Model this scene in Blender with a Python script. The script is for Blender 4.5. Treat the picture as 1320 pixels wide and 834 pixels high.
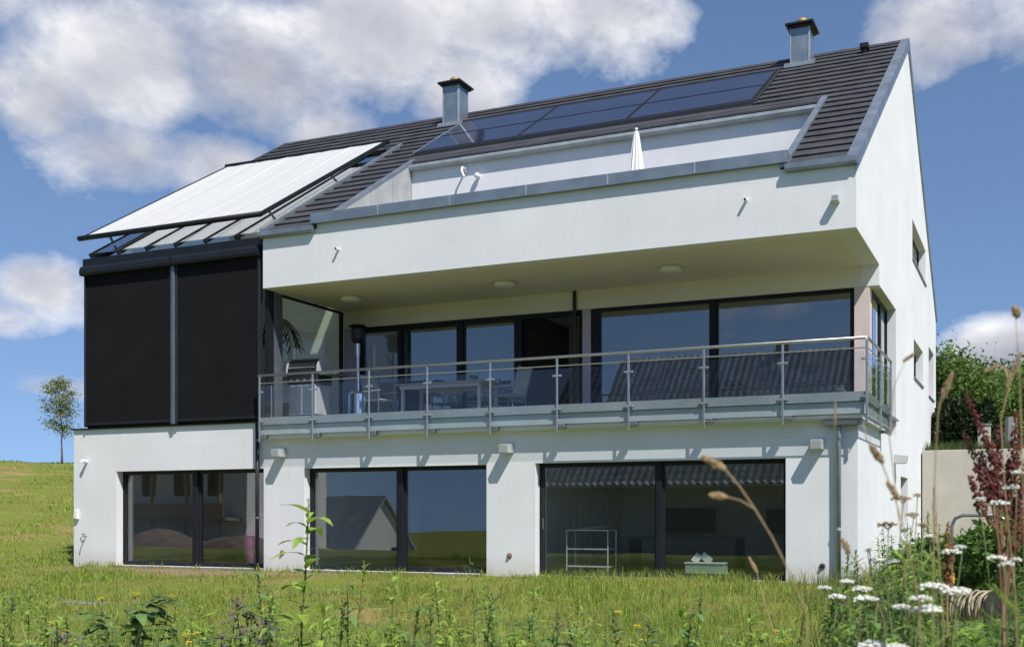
import bpy, math, random
import numpy as np
from mathutils import Vector, Matrix
from mathutils.geometry import tessellate_polygon
R = math.radians
random.seed(7)
rng = np.random.default_rng(11)
sc = bpy.context.scene
for o in list(bpy.data.objects):
    bpy.data.objects.remove(o)
COL = sc.collection

# ---------------------------------------------------------------- camera
F_PX, CX_PX, HOR_PX, YAW = 1306., 815., 662.6, R(21.62)
CAM = Vector((3.004, -18.81, 1.30))
cd = bpy.data.cameras.new('camera'); cam = bpy.data.objects.new('camera', cd); COL.objects.link(cam)
cam.location = CAM; cam.rotation_euler = (R(90), 0, YAW)
cd.sensor_width = 36; cd.lens = 36*F_PX/1320
cd.shift_x = -(CX_PX-660)/1320; cd.shift_y = (HOR_PX-417)/1320
cd.clip_start = .1; cd.clip_end = 3000
cd.dof.use_dof = True; cd.dof.focus_distance = 20; cd.dof.aperture_fstop = 4.5
sc.camera = cam
# ---------------------------------------------------------------- world
SUN_AZ, SUN_EL = R(125), R(53)          # azimuth clockwise from +Y
def build_world():
    w = bpy.data.worlds.new('World'); sc.world = w; w.use_nodes = True
    nt = w.node_tree; nt.nodes.clear(); N = nt.nodes.new; L = nt.links.new
    out = N('ShaderNodeOutputWorld'); bg = N('ShaderNodeBackground')
    sky = N('ShaderNodeTexSky'); sky.sky_type = 'NISHITA'; sky.sun_disc = False
    sky.sun_elevation = SUN_EL; sky.sun_rotation = SUN_AZ; sky.altitude = 900
    sky.air_density = 1.0; sky.dust_density = .1; sky.ozone_density = 3.4
    tc = N('ShaderNodeTexCoord'); sep = N('ShaderNodeSeparateXYZ'); L(tc.outputs['Generated'], sep.inputs[0])
    def M(op, a, b=None, clamp=False):
        n = N('ShaderNodeMath'); n.operation = op; n.use_clamp = clamp
        for i, v in enumerate((a, b)):
            if v is None: continue
            if isinstance(v, (int, float)): n.inputs[i].default_value = v
            else: L(v, n.inputs[i])
        return n.outputs[0]
    X, Y, Z = sep.outputs
    sv_ = N('ShaderNodeCombineXYZ'); L(X, sv_.inputs[0]); L(Y, sv_.inputs[1]); L(M('ADD', M('MULTIPLY', M('MAXIMUM', Z, 0.0), .8), .17), sv_.inputs[2])
    nv = N('ShaderNodeVectorMath'); nv.operation = 'NORMALIZE'; L(sv_.outputs[0], nv.inputs[0]); L(nv.outputs[0], sky.inputs[0])
    az = M('ARCTAN2', X, Y); el = M('ARCSINE', Z)
    # cloud sheet seen in perspective
    cmb = N('ShaderNodeCombineXYZ'); L(X, cmb.inputs[0]); L(Y, cmb.inputs[1]); L(M('MULTIPLY', Z, 1.5), cmb.inputs[2])
    def noise(scale, det, rough, off=(0, 0, 0), dist=0.):
        mp = N('ShaderNodeMapping'); mp.inputs['Location'].default_value = off; L(cmb.outputs[0], mp.inputs[0])
        n = N('ShaderNodeTexNoise'); n.inputs['Scale'].default_value = scale; n.inputs['Detail'].default_value = det
        n.inputs['Roughness'].default_value = rough; n.inputs['Distortion'].default_value = dist
        L(mp.outputs[0], n.inputs[0]); return n.outputs[0]
    big = noise(2.2, 3, .5, (3.1, 1.7, 0)); det = noise(5.6, 10, .60, (0, .4, .2), .12)
    lit = noise(5.6, 10, .60, (.02, .37, .25), .12)
    # cumulus masses standing in the northern sky (azimuth, elevation, half sizes, weight), degrees
    blobs = [(-48.5, 17.5, 4.6, 2.4, 1.0), (-43.6, 17.6, 4.6, 2.6, 1.05), (-38.6, 19.3, 4.2, 2.6, 1.0), (-51.8, 19.5, 3.2, 2.8, 1.0), (-48, 21.5, 6, 4.2, 1.0), (-42, 22.0, 5.5, 4.4, 1.05), (-36.5, 25.0, 6.5, 4.0, 1.05), (-47, 17.5, 6, 2.3, .6), (-31, 22.0, 3.6, 3.4, .9),
             (-30, 26.5, 6.0, 3.4, 1.0), (-23.0, 26.5, 6.5, 3.0, 1.0), (-52.5, 19.5, 3, 2.6, .8), (-39, 18.5, 5.0, 2.6, .8),
             (-55.5, 24.5, 4.5, 3.0, 1.0), (-52.0, 11.0, 2.4, 1.6, .95), (-54.0, 9.3, 2.6, 1.2, .8), (-51.0, 6.2, 3.6, .9, .85),
             (-5.0, 24.5, 5.0, 3.3, 1.0), (1.0, 25, 6, 4.5, .9), (.6, 17.5, 1.5, 2.0, .75), (-1.2, 7.9, 3.6, 2.1, 1.6), (-6, 3, 4, 1.2, .6)]
    acc = None
    for a, e, ra, re, wt in blobs:
        da = M('DIVIDE', M('SUBTRACT', az, R(a)), R(ra)); de = M('DIVIDE', M('SUBTRACT', el, R(e)), R(re))
        g = M('MULTIPLY', M('EXPONENT', M('MULTIPLY', M('ADD', M('MULTIPLY', da, da), M('MULTIPLY', de, de)), -1.0)), wt)
        acc = g if acc is None else M('MAXIMUM', acc, g)
    # elsewhere: fair weather cumulus of the same kind
    da = M('DIVIDE', M('SUBTRACT', az, R(-27)), R(36)); de = M('DIVIDE', M('SUBTRACT', el, R(13)), R(22))
    hole = M('EXPONENT', M('MULTIPLY', M('ADD', M('MULTIPLY', da, da), M('MULTIPLY', de, de)), -1.2))
    gen = M('SUBTRACT', M('MULTIPLY', M('SUBTRACT', big, .50), 3.2), M('MULTIPLY', hole, 2.0))
    base = M('MAXIMUM', acc, gen)
    d = M('ADD', M('SUBTRACT', base, .47), M('MULTIPLY', M('SUBTRACT', det, .5), 2.0))
    def ramp(v, pts):
        r = N('ShaderNodeValToRGB'); L(v, r.inputs[0]); cr = r.color_ramp
        while len(cr.elements) < len(pts): cr.elements.new(.5)
        for e_, (p, c) in zip(cr.elements, pts): e_.position = p; e_.color = c if len(c) == 4 else (*c, 1)
        return r.outputs[0]
    cov = ramp(d, [(-.0, (0, 0, 0)), (.16, (.38, .38, .38)), (.50, (1, 1, 1))])
    low = M('SUBTRACT', 1.0, M('DIVIDE', el, R(5)), True)       # pale air near the horizon
    shade = M('ADD', M('MULTIPLY', M('SUBTRACT', det, lit), 2.4), M('MULTIPLY', M('SUBTRACT', .75, base), .75))
    ccol = ramp(M('ADD', M('MULTIPLY', shade, .62), .50), [(.0, (2.6, 2.75, 3.3)), (.5, (4.5, 4.6, 5.05)), (.9, (7.4, 7.4, 7.5))])
    mix = N('ShaderNodeMix'); mix.data_type = 'RGBA'; L(M('MULTIPLY', cov, .97), mix.inputs[0])
    L(sky.outputs[0], mix.inputs[6]); L(ccol, mix.inputs[7])
    L(mix.outputs[2], bg.inputs[0]); bg.inputs[1].default_value = .098
    L(bg.outputs[0], out.inputs[0])
build_world()
# ---------------------------------------------------------------- sun
sd = bpy.data.lights.new('sun', 'SUN'); sun = bpy.data.objects.new('sun', sd); COL.objects.link(sun)
sd.energy = 4.1; sd.angle = R(.55); sd.color = (1, .955, .89)
sv = Vector((math.sin(SUN_AZ)*math.cos(SUN_EL), math.cos(SUN_AZ)*math.cos(SUN_EL), math.sin(SUN_EL)))
sun.rotation_euler = sv.to_track_quat('Z', 'Y').to_euler(); sun.location = sv*60
vs = sc.view_settings; vs.view_transform = 'Standard'; vs.look = 'None'; vs.exposure = .58; vs.gamma = 1; vs.use_curve_mapping = False
sc.render.engine = 'CYCLES'; cy = sc.cycles
cy.max_bounces = 10; cy.diffuse_bounces = 4; cy.glossy_bounces = 5; cy.transmission_bounces = 8; cy.transparent_max_bounces = 24
cy.sample_clamp_indirect = 6; cy.caustics_reflective = False; cy.caustics_refractive = False

# ---------------------------------------------------------------- materials
MATS = {}
def mat(name, col, rough=.6, metal=0., var=0., vscale=3., bump=0., bscale=40., spec=.5, col2=None, v2=None, stretch=None):
    m = bpy.data.materials.new(name); m.use_nodes = True; nt = m.node_tree; N = nt.nodes.new; L = nt.links.new
    b = nt.nodes['Principled BSDF']; b.inputs['Roughness'].default_value = rough; b.inputs['Metallic'].default_value = metal
    b.inputs['Specular IOR Level'].default_value = spec; b.inputs['Base Color'].default_value = (*col, 1)
    tc = N('ShaderNodeTexCoord'); src = tc.outputs['Object']
    if stretch:
        mp = N('ShaderNodeMapping'); mp.inputs['Scale'].default_value = stretch; L(src, mp.inputs[0]); src = mp.outputs[0]
    if var or col2:
        n = N('ShaderNodeTexNoise'); n.inputs['Scale'].default_value = vscale; n.inputs['Detail'].default_value = 6; n.inputs['Roughness'].default_value = .6
        L(src, n.inputs[0]); r = N('ShaderNodeValToRGB'); L(n.outputs[0], r.inputs[0])
        c1 = tuple(c*(1-var) for c in col); c2 = col2 or tuple(min(1, c*(1+var)) for c in col)
        r.color_ramp.elements[0].position = .34; r.color_ramp.elements[1].position = .66
        r.color_ramp.elements[0].color = (*c1, 1); r.color_ramp.elements[1].color = (*c2, 1)
        L(r.outputs[0], b.inputs['Base Color'])
        mr = N('ShaderNodeMapRange'); mr.inputs[3].default_value = max(0, rough-.08); mr.inputs[4].default_value = min(1, rough+.1); L(n.outputs[0], mr.inputs[0]); L(mr.outputs[0], b.inputs['Roughness'])
    if bump:
        n2 = N('ShaderNodeTexNoise'); n2.inputs['Scale'].default_value = bscale; n2.inputs['Detail'].default_value = 4; L(src, n2.inputs[0])
        bp = N('ShaderNodeBump'); bp.inputs['Strength'].default_value = bump; bp.inputs['Distance'].default_value = .02
        L(n2.outputs[0], bp.inputs['Height']); L(bp.outputs[0], b.inputs['Normal'])
    MATS[name] = m; return m
def glass(name, tint, k, rough=0.0, wavy=0.0):
    m = bpy.data.materials.new(name); m.use_nodes = True; nt = m.node_tree; nt.nodes.clear(); N = nt.nodes.new; L = nt.links.new
    out = N('ShaderNodeOutputMaterial'); mx = N('ShaderNodeMixShader'); tr = N('ShaderNodeBsdfTransparent'); gl = N('ShaderNodeBsdfGlossy')
    fr = N('ShaderNodeFresnel'); ge = N('ShaderNodeNewGeometry'); io = N('ShaderNodeMapRange'); io.inputs[3].default_value = 1.5; io.inputs[4].default_value = 1/1.5; L(ge.outputs['Backfacing'], io.inputs[0]); L(io.outputs[0], fr.inputs[0]); mu = N('ShaderNodeMath'); mu.operation = 'MULTIPLY'; mu.use_clamp = True
    L(fr.outputs[0], mu.inputs[0]); mu.inputs[1].default_value = k; L(mu.outputs[0], mx.inputs[0])
    tr.inputs[0].default_value = (*tint, 1); gl.inputs['Roughness'].default_value = rough; gl.inputs[0].default_value = (.95, .97, 1, 1)
    L(tr.outputs[0], mx.inputs[1]); L(gl.outputs[0], mx.inputs[2]); L(mx.outputs[0], out.inputs[0])
    if wavy:
        tc = N('ShaderNodeTexCoord'); n = N('ShaderNodeTexNoise'); n.inputs['Scale'].default_value = .9; n.inputs['Detail'].default_value = 0; L(tc.outputs['Object'], n.inputs[0])
        bp = N('ShaderNodeBump'); bp.inputs['Strength'].default_value = wavy; bp.inputs['Distance'].default_value = .02; L(n.outputs[0], bp.inputs['Height'])
        L(bp.outputs[0], gl.inputs['Normal'])
    MATS[name] = m; return m
def leafmat(name, attr=True, col=(.07, .12, .025), trans=.35, rough=.55, var=.4):
    m = bpy.data.materials.new(name); m.use_nodes = True; nt = m.node_tree; N = nt.nodes.new; L = nt.links.new
    b = nt.nodes['Principled BSDF']; b.inputs['Roughness'].default_value = rough; b.inputs['Specular IOR Level'].default_value = .3
    tl = N('ShaderNodeBsdfTranslucent'); mx = N('ShaderNodeMixShader'); mx.inputs[0].default_value = trans
    out = nt.nodes['Material Output']
    if attr:
        a = N('ShaderNodeAttribute'); a.attribute_name = 'Col'; c = a.outputs['Color']
    else:
        tc = N('ShaderNodeTexCoord'); n = N('ShaderNodeTexNoise'); n.inputs['Scale'].default_value = 9; L(tc.outputs['Object'], n.inputs[0])
        r = N('ShaderNodeValToRGB'); r.color_ramp.elements[0].color = (*[x*(1-var) for x in col], 1); r.color_ramp.elements[1].color = (*[min(.9, x*(1+var)) for x in col], 1)
        r.color_ramp.elements[0].position = .3; r.color_ramp.elements[1].position = .7
        L(n.outputs[0], r.inputs[0]); c = r.outputs[0]
    L(c, b.inputs['Base Color']); L(c, tl.inputs[0]); L(b.outputs[0], mx.inputs[1]); L(tl.outputs[0], mx.inputs[2]); L(mx.outputs[0], out.inputs[0])
    MATS[name] = m; return m

def plaster(name, col):
    """white render: fine grain, faint trowel marks, weak rain streaks and a dirty plinth"""
    m = mat(name, col, .88, bump=.4, bscale=110, spec=.2)
    nt = m.node_tree; N = nt.nodes.new; L = nt.links.new; b = nt.nodes['Principled BSDF']
    tc = N('ShaderNodeTexCoord')
    def nz(sc_, scale, det=5):
        mp = N('ShaderNodeMapping'); mp.inputs['Scale'].default_value = sc_; L(tc.outputs['Object'], mp.inputs[0])
        n = N('ShaderNodeTexNoise'); n.inputs['Scale'].default_value = scale; n.inputs['Detail'].default_value = det; L(mp.outputs[0], n.inputs[0]); return n.outputs[0]
    a = nz((.6, .6, .9), .9); s = nz((5, 5, .25), 1.2, 4)
    sep = N('ShaderNodeSeparateXYZ'); L(tc.outputs['Object'], sep.inputs[0])
    mr = N('ShaderNodeMapRange'); mr.inputs[1].default_value = .42; mr.inputs[2].default_value = -.02; mr.inputs[3].default_value = 0; mr.inputs[4].default_value = .85
    L(sep.outputs[2], mr.inputs[0])
    r1 = N('ShaderNodeMapRange'); r1.inputs[1].default_value = .3; r1.inputs[2].default_value = .7; r1.inputs[3].default_value = .94; r1.inputs[4].default_value = 1.03; L(a, r1.inputs[0])
    r2 = N('ShaderNodeMapRange'); r2.inputs[1].default_value = .35; r2.inputs[2].default_value = .65; r2.inputs[3].default_value = .978; r2.inputs[4].default_value = 1.004; L(s, r2.inputs[0])
    mu = N('ShaderNodeMath'); mu.operation = 'MULTIPLY'; L(r1.outputs[0], mu.inputs[0]); L(r2.outputs[0], mu.inputs[1])
    vm = N('ShaderNodeVectorMath'); vm.operation = 'SCALE'; vm.inputs[0].default_value = col; L(mu.outputs[0], vm.inputs['Scale'])
    dm = N('ShaderNodeMath'); dm.operation = 'MULTIPLY'; L(mr.outputs[0], dm.inputs[0]); L(nz((1, 1, 1.5), 2.3), dm.inputs[1])
    mx = N('ShaderNodeMix'); mx.data_type = 'RGBA'; L(dm.outputs[0], mx.inputs[0]); L(vm.outputs[0], mx.inputs[6]); mx.inputs[7].default_value = (.42, .34, .23, 1)
    L(mx.outputs[2], b.inputs['Base Color'])
    return m
plaster('plaster', (.75, .75, .762))
plaster('soffit', (.74, .69, .59))  # same white render, with warm bounce from the grass put into the colour
mat('lavender', (.42, .37, .44), .8, var=.05, bump=.1)
mat('pink_render', (.60, .50, .48), .8, var=.05, bump=.1)
mat('interior', (.74, .71, .65), .9, var=.06, vscale=1)
mat('interior_shade', (.10, .095, .09), .9, var=.1)  # near-black copy of the interior colour, room shade put into it
mat('floor_in', (.40, .35, .29), .5, var=.2)
mat('anthracite', (.012, .014, .018), .5, spec=.22, var=.12, vscale=2)
mat('frame_grey', (.02, .023, .03), .45, spec=.25, var=.1)
mat('frame_light', (.13, .15, .18), .4, .4, var=.08)
mat('black_metal', (.012, .012, .013), .4)
mat('screen_fabric', (.0115, .012, .013), .9, spec=.08, var=.1, vscale=1.2, bump=.15, bscale=300)
mat('zinc', (.255, .295, .33), .40, .6, var=.16, vscale=2.2, bump=.12, bscale=6)
mat('fabric_seam', (.70, .70, .70), .8)
mat('zinc_light', (.42, .45, .46), .5, .45, var=.14, vscale=3, bump=.12, bscale=5)
mat('zinc_dull', (.38, .39, .39), .62, .2, var=.16, vscale=2, bump=.1, bscale=5)
mat('slab_metal', (.56, .59, .60), .5, .15, var=.10, vscale=1.5, bump=.1, bscale=3)
mat('slab_metal_dark', (.36, .39, .41), .5, .15, var=.12, vscale=1.5)
mat('steel', (.60, .575, .53), .36, 1., var=.04, vscale=8)
mat('steel_dull', (.30, .30, .29), .45, .9, var=.08)
mat('chrome', (.75, .76, .78), .12, 1.)
mat('tile', (.051, .049, .050), .5, var=.22, vscale=1.6, bump=.2, bscale=30)
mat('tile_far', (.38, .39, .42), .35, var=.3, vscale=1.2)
mat('deck', (.03, .028, .028), .9)
mat('concrete', (.43, .40, .34), .85, var=.08, vscale=1.3, bump=.25, bscale=30)
mat('concrete_grey', (.22, .22, .215), .85, var=.1, vscale=3, bump=.25, bscale=30)
mat('white_plastic', (.72, .72, .70), .4, var=.02)
mat('lamp_grey', (.52, .53, .53), .45, .3, var=.05)
mat('gold', (.62, .40, .14), .4, .7, var=.1)
mat('mirror_glass_blue', (.026, .031, .055), .08, 0, var=.12, vscale=.8, spec=1.0)
mat('collector_frame', (.018, .018, .02), .45, var=.1)
mat('parasol', (.74, .735, .70), .85, var=.03, bump=.1)
mat('wood', (.38, .22, .11), .65, var=.3, vscale=2, stretch=(.3, 6, 6))
mat('wood_grey', (.24, .22, .20), .7, var=.15, vscale=4)
mat('chair_white', (.34, .34, .33), .5, var=.05)
mat('paper', (.70, .72, .66), .8, var=.05)
mat('green_box', (.45, .60, .40), .7, var=.1)
mat('pink_plastic', (.55, .18, .38), .5, var=.25, vscale=5)
mat('black_screen', (.01, .01, .011), .15)
mat('orange', (.75, .33, .03), .45)
mat('hose', (.34, .28, .19), .5, var=.2, vscale=8)
mat('rubber', (.02, .02, .02), .8)
mat('bark', (.11, .085, .06), .9, var=.3, vscale=9, bump=.6, bscale=25)
mat('stem_green', (.10, .13, .035), .6, var=.3, vscale=7)
mat('stem_red', (.17, .07, .035), .6, var=.3, vscale=7)
mat('straw', (.33, .235, .13), .7, var=.25, vscale=14)
mat('dock_red', (.115, .026, .02), .75, var=.45, vscale=22)
mat('dock_rust', (.24, .10, .035), .75, var=.4, vscale=22)
mat('petal_white', (.74, .73, .68), .7, var=.12, vscale=60)
mat('petal_yellow', (.78, .62, .03), .6, var=.12, vscale=40)
mat('petal_violet', (.20, .15, .42), .65, var=.3, vscale=40)
mat('bud_brown', (.16, .10, .09), .8, var=.3, vscale=40)
mat('paint_red', (.30, .09, .06), .6)
mat('clay', (.30, .13, .06), .9, var=.2, vscale=6, bump=.3)
mat('soil_heap', (.17, .12, .085), .95, var=.4, vscale=2, bump=.8, bscale=6)
mat('far_white', (.82, .82, .80), .85, var=.05, vscale=.6)
mat('far_grey', (.24, .23, .21), .85, var=.1, vscale=.6)
mat('cushion', (.78, .82, .82), .9, var=.05)
glass('glazing', (.93, .95, .94), 2.2, 0, .07)
glass('glazing_dark', (.66, .69, .69), 3.6, 0, .05)
glass('balustrade_glass', (.93, .95, .955), .8)
glass('roof_glass', (.78, .83, .72), 1.9)
leafmat('awning_fabric', False, (.86, .86, .85), .45, .8, .012)
leafmat('grass'); leafmat('foliage')
for nm, c in dict(leaf_weed=(.26, .38, .06), leaf_dark=(.09, .17, .035), leaf_blue=(.13, .22, .07), leaf_palm=(.02, .04, .012), leaf_bush=(.13, .23, .035)).items(): leafmat(nm, False, c)

# ---------------------------------------------------------------- mesh builder
class MB:
    def __init__(s): s.v = []; s.f = []
    def add(s, vs, fs):
        n = len(s.v); s.v += [tuple(v) for v in vs]; s.f += [tuple(i+n for i in f) for f in fs]; return s
    def box(s, x0, x1, y0, y1, z0, z1):
        return s.add([(x0,y0,z0),(x1,y0,z0),(x1,y1,z0),(x0,y1,z0),(x0,y0,z1),(x1,y0,z1),(x1,y1,z1),(x0,y1,z1)],
                     [(0,3,2,1),(4,5,6,7),(0,1,5,4),(1,2,6,5),(2,3,7,6),(3,0,4,7)])
    def cbox(s, x0, x1, y0, y1, z0, z1, c=.01):
        """box with chamfered edges"""
        xs, ys, zs = (x0, x1), (y0, y1), (z0, z1); V = []; idx = {}
        for i in (0, 1):
            for j in (0, 1):
                for k in (0, 1):
                    sx, sy, sz = (1, -1)[i]*c, (1, -1)[j]*c, (1, -1)[k]*c
                    for a, p in enumerate(((xs[i], ys[j]+sy, zs[k]+sz), (xs[i]+sx, ys[j], zs[k]+sz), (xs[i]+sx, ys[j]+sy, zs[k]))):
                        idx[i, j, k, a] = len(V); V.append(p)
        Fc = []
        g = lambda *t: idx[t]
        Fc += [(g(0,0,0,0), g(0,0,1,0), g(0,1,1,0), g(0,1,0,0)), (g(1,0,0,0), g(1,1,0,0), g(1,1,1,0), g(1,0,1,0))]
        Fc += [(g(0,0,0,1), g(1,0,0,1), g(1,0,1,1), g(0,0,1,1)), (g(0,1,0,1), g(0,1,1,1), g(1,1,1,1), g(1,1,0,1))]
        Fc += [(g(0,0,0,2), g(0,1,0,2), g(1,1,0,2), g(1,0,0,2)), (g(0,0,1,2), g(1,0,1,2), g(1,1,1,2), g(0,1,1,2))]
        for a in (0, 1):
            for b in (0, 1):
                Fc += [(g(a,b,0,0), g(a,b,1,0), g(a,b,1,1), g(a,b,0,1)), (g(a,0,b,0), g(a,1,b,0), g(a,1,b,2), g(a,0,b,2)), (g(0,a,b,1), g(1,a,b,1), g(1,a,b,2), g(0,a,b,2))]
                for k in (0, 1): Fc.append((g(a,b,k,0), g(a,b,k,1), g(a,b,k,2)))
        return s.add(V, Fc)
    def bar(s, p, q, w, h, up=(0, 0, 1)):
        p, q = Vector(p), Vector(q); d = (q-p).normalized(); u = Vector(up); sd_ = d.cross(u)
        if sd_.length < 1e-4: sd_ = d.cross(Vector((1, 0, 0)))
        sd_.normalize(); u = sd_.cross(d); a = sd_*w/2; b = u*h/2
        return s.add([p-a-b, p+a-b, p+a+b, p-a+b, q-a-b, q+a-b, q+a+b, q-a+b], [(0,1,2,3),(7,6,5,4),(0,4,5,1),(1,5,6,2),(2,6,7,3),(3,7,4,0)])
    def tube(s, pts, r, n=8, caps=True):
        pts = [Vector(p) for p in pts]; m = len(pts); rs = r if isinstance(r, (list, tuple)) else [r]*m; base = len(s.v); prev = None
        for i, p in enumerate(pts):
            t = (pts[min(i+1, m-1)]-pts[max(i-1, 0)]).normalized()
            if prev is None: a = t.orthogonal().normalized()
            else:
                a = prev-t*prev.dot(t); a = a.normalized() if a.length > 1e-6 else t.orthogonal().normalized()
            prev = a; b = t.cross(a)
            for k in range(n):
                c = 2*math.pi*k/n; s.v.append(tuple(p+(a*math.cos(c)+b*math.sin(c))*rs[i]))
        for i in range(m-1):
            for k in range(n):
                k2 = (k+1) % n; s.f.append((base+i*n+k, base+i*n+k2, base+(i+1)*n+k2, base+(i+1)*n+k))
        if caps: s.f.append(tuple(base+k for k in reversed(range(n)))); s.f.append(tuple(base+(m-1)*n+k for k in range(n)))
        return s
    def lathe(s, prof, c=(0, 0, 0), n=20):
        base = len(s.v); c = Vector(c)
        for r, z in prof:
            for k in range(n): a = 2*math.pi*k/n; s.v.append((c.x+r*math.cos(a), c.y+r*math.sin(a), c.z+z))
        for i in range(len(prof)-1):
            for k in range(n): k2 = (k+1) % n; s.f.append((base+i*n+k, base+i*n+k2, base+(i+1)*n+k2, base+(i+1)*n+k))
        s.f.append(tuple(base+k for k in reversed(range(n)))); s.f.append(tuple(base+(len(prof)-1)*n+k for k in range(n))); return s
    def ball(s, c, r, n=6, m=4, sz=1):
        return s.lathe([(max(r*math.sin(math.pi*i/m), .0005), -r*sz*math.cos(math.pi*i/m)) for i in range(m+1)], c, n)
    def prism(s, outer, holes, fn, t0, t1):
        """polygon with holes pushed from t0 to t1; fn(a,b,t) -> xyz"""
        loops = [outer]+list(holes); flat = [p for l in loops for p in l]; n = len(flat)
        tris = tessellate_polygon([[Vector((a, b, 0)) for a, b in l] for l in loops])
        V = [fn(a, b, t0) for a, b in flat]+[fn(a, b, t1) for a, b in flat]
        Fc = [tuple(t) for t in tris]+[tuple(i+n for i in reversed(t)) for t in tris]; k = 0
        for l in loops:
            m = len(l)
            for i in range(m): j = (i+1) % m; Fc.append((k+i, k+j, k+j+n, k+i+n))
            k += m
        return s.add(V, Fc)
    def leaf(s, p, d, L, W, droop=.3, up=(0, 0, 1), seg=4, fold=.15):
        p = Vector(p); d = Vector(d).normalized(); sd_ = d.cross(Vector(up))
        sd_ = sd_.normalized() if sd_.length > 1e-3 else Vector((1, 0, 0)); n = sd_.cross(d); base = len(s.v)
        for i in range(seg+1):
            t = i/seg; c = p+d*(L*t)+Vector((0, 0, -droop*L*t*t)); w = W*.5*max(.04, math.sin(math.pi*min(1, t*.86+.12))**.9)
            if i == seg: w = W*.02
            s.v += [tuple(c-sd_*w+n*w*fold), tuple(c), tuple(c+sd_*w+n*w*fold)]
        for i in range(seg):
            b = base+3*i; s.f += [(b, b+1, b+4, b+3), (b+1, b+2, b+5, b+4)]
        return s
    def mesh(s, name, m, smooth=False):
        me = bpy.data.meshes.new(name); me.from_pydata(s.v, [], s.f); me.update()
        me.materials.append(MATS[m] if isinstance(m, str) else m)
        if smooth: me.polygons.foreach_set('use_smooth', [True]*len(me.polygons))
        return me
def fix_normals(me):
    import bmesh
    bm = bmesh.new(); bm.from_mesh(me); bmesh.ops.recalc_face_normals(bm, faces=bm.faces); bm.to_mesh(me); bm.free()
def link(name, me, parent=None, smooth_angle=False):
    o = bpy.data.objects.new(name, me); COL.objects.link(o)
    if parent is not None:
        o.parent = parent
        if parent.type == 'EMPTY' and parent.get('_w'): o.matrix_parent_inverse = Matrix.Translation(-Vector(parent.location))
    return o
def part(name, mb, m, parent=None, smooth=False, fix=True):
    me = mb.mesh(name, m, smooth)
    if fix and len(me.polygons) < 20000: fix_normals(me)
    return link(name, me, parent)
def tag(o, label=None, cat=None, group=None, kind=None):
    if label: o['label'] = label
    if cat: o['category'] = cat
    if group: o['group'] = group
    if kind: o['kind'] = kind
    return o
def thing(name, label, cat, loc=(0, 0, 0), rz=0, group=None, world=True):
    o = bpy.data.objects.new(name, None); COL.objects.link(o); o.location = loc; o.rotation_euler.z = rz; o.empty_display_size = .2
    if world: o['_w'] = 1
    return tag(o, label, cat, group)
def dup(root, loc, rz=0, label=None, scale=None):
    def cp(o, par):
        c = o.copy(); COL.objects.link(c); c.parent = par
        if par is not None: c.matrix_parent_inverse = o.matrix_parent_inverse.copy()
        for ch in o.children: cp(ch, c)
        return c
    r = cp(root, None); r.location = loc; r.rotation_euler.z = rz
    if scale: r.scale = (scale,)*3
    if label: r['label'] = label
    return r
XZ = lambda a, b, t: (a, t, b)
YZ = lambda a, b, t: (t, a, b)
XY = lambda a, b, t: (a, b, t)
rect = lambda a0, a1, b0, b1: [(a0, b0), (a1, b0), (a1, b1), (a0, b1)]
FWD = Vector((-math.sin(YAW), math.cos(YAW), 0)); RGT = Vector((math.cos(YAW), math.sin(YAW), 0))
def at(px, py, depth):
    """point of the photograph's pixel at a given depth in metres"""
    return CAM+FWD*depth+RGT*((px-CX_PX)/F_PX*depth)+Vector((0, 0, (HOR_PX-py)/F_PX*depth))
def sm(t): t = np.clip(t, 0, 1); return t*t*(3-2*t)
def terrain(x, y):
    x = np.asarray(x, float); y = np.asarray(y, float)
    z = -.40*sm((-3.5-y)/14)+np.where(y < -22, (y+22)*.085, 0)*1.0
    q = -(x+19.9)*.78+y*.62
    hill = 4.55*sm(q/46)**.9-np.maximum(q-46, 0)*.05
    hill = hill*sm((-14-x)/6.0)
    z = z+np.where(q > 0, hill, 0)
    z = z+.10*np.exp(-((x+3.6)/3.2)**2-((y+1.1)/.9)**2)          # low bank of soil in front of the wide window
    z = z+.42*sm((x-1.2)/2.2)*sm((y+17.5)/5)*sm((12-y)/6)                # bank beside the gable
    z = z+.03*np.sin(x*.9+1.3)*np.sin(y*.8)+.018*np.sin(x*2.3)*np.sin(y*1.9+.6)
    return z-.02
def tz(x, y): return float(terrain(x, y))

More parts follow.
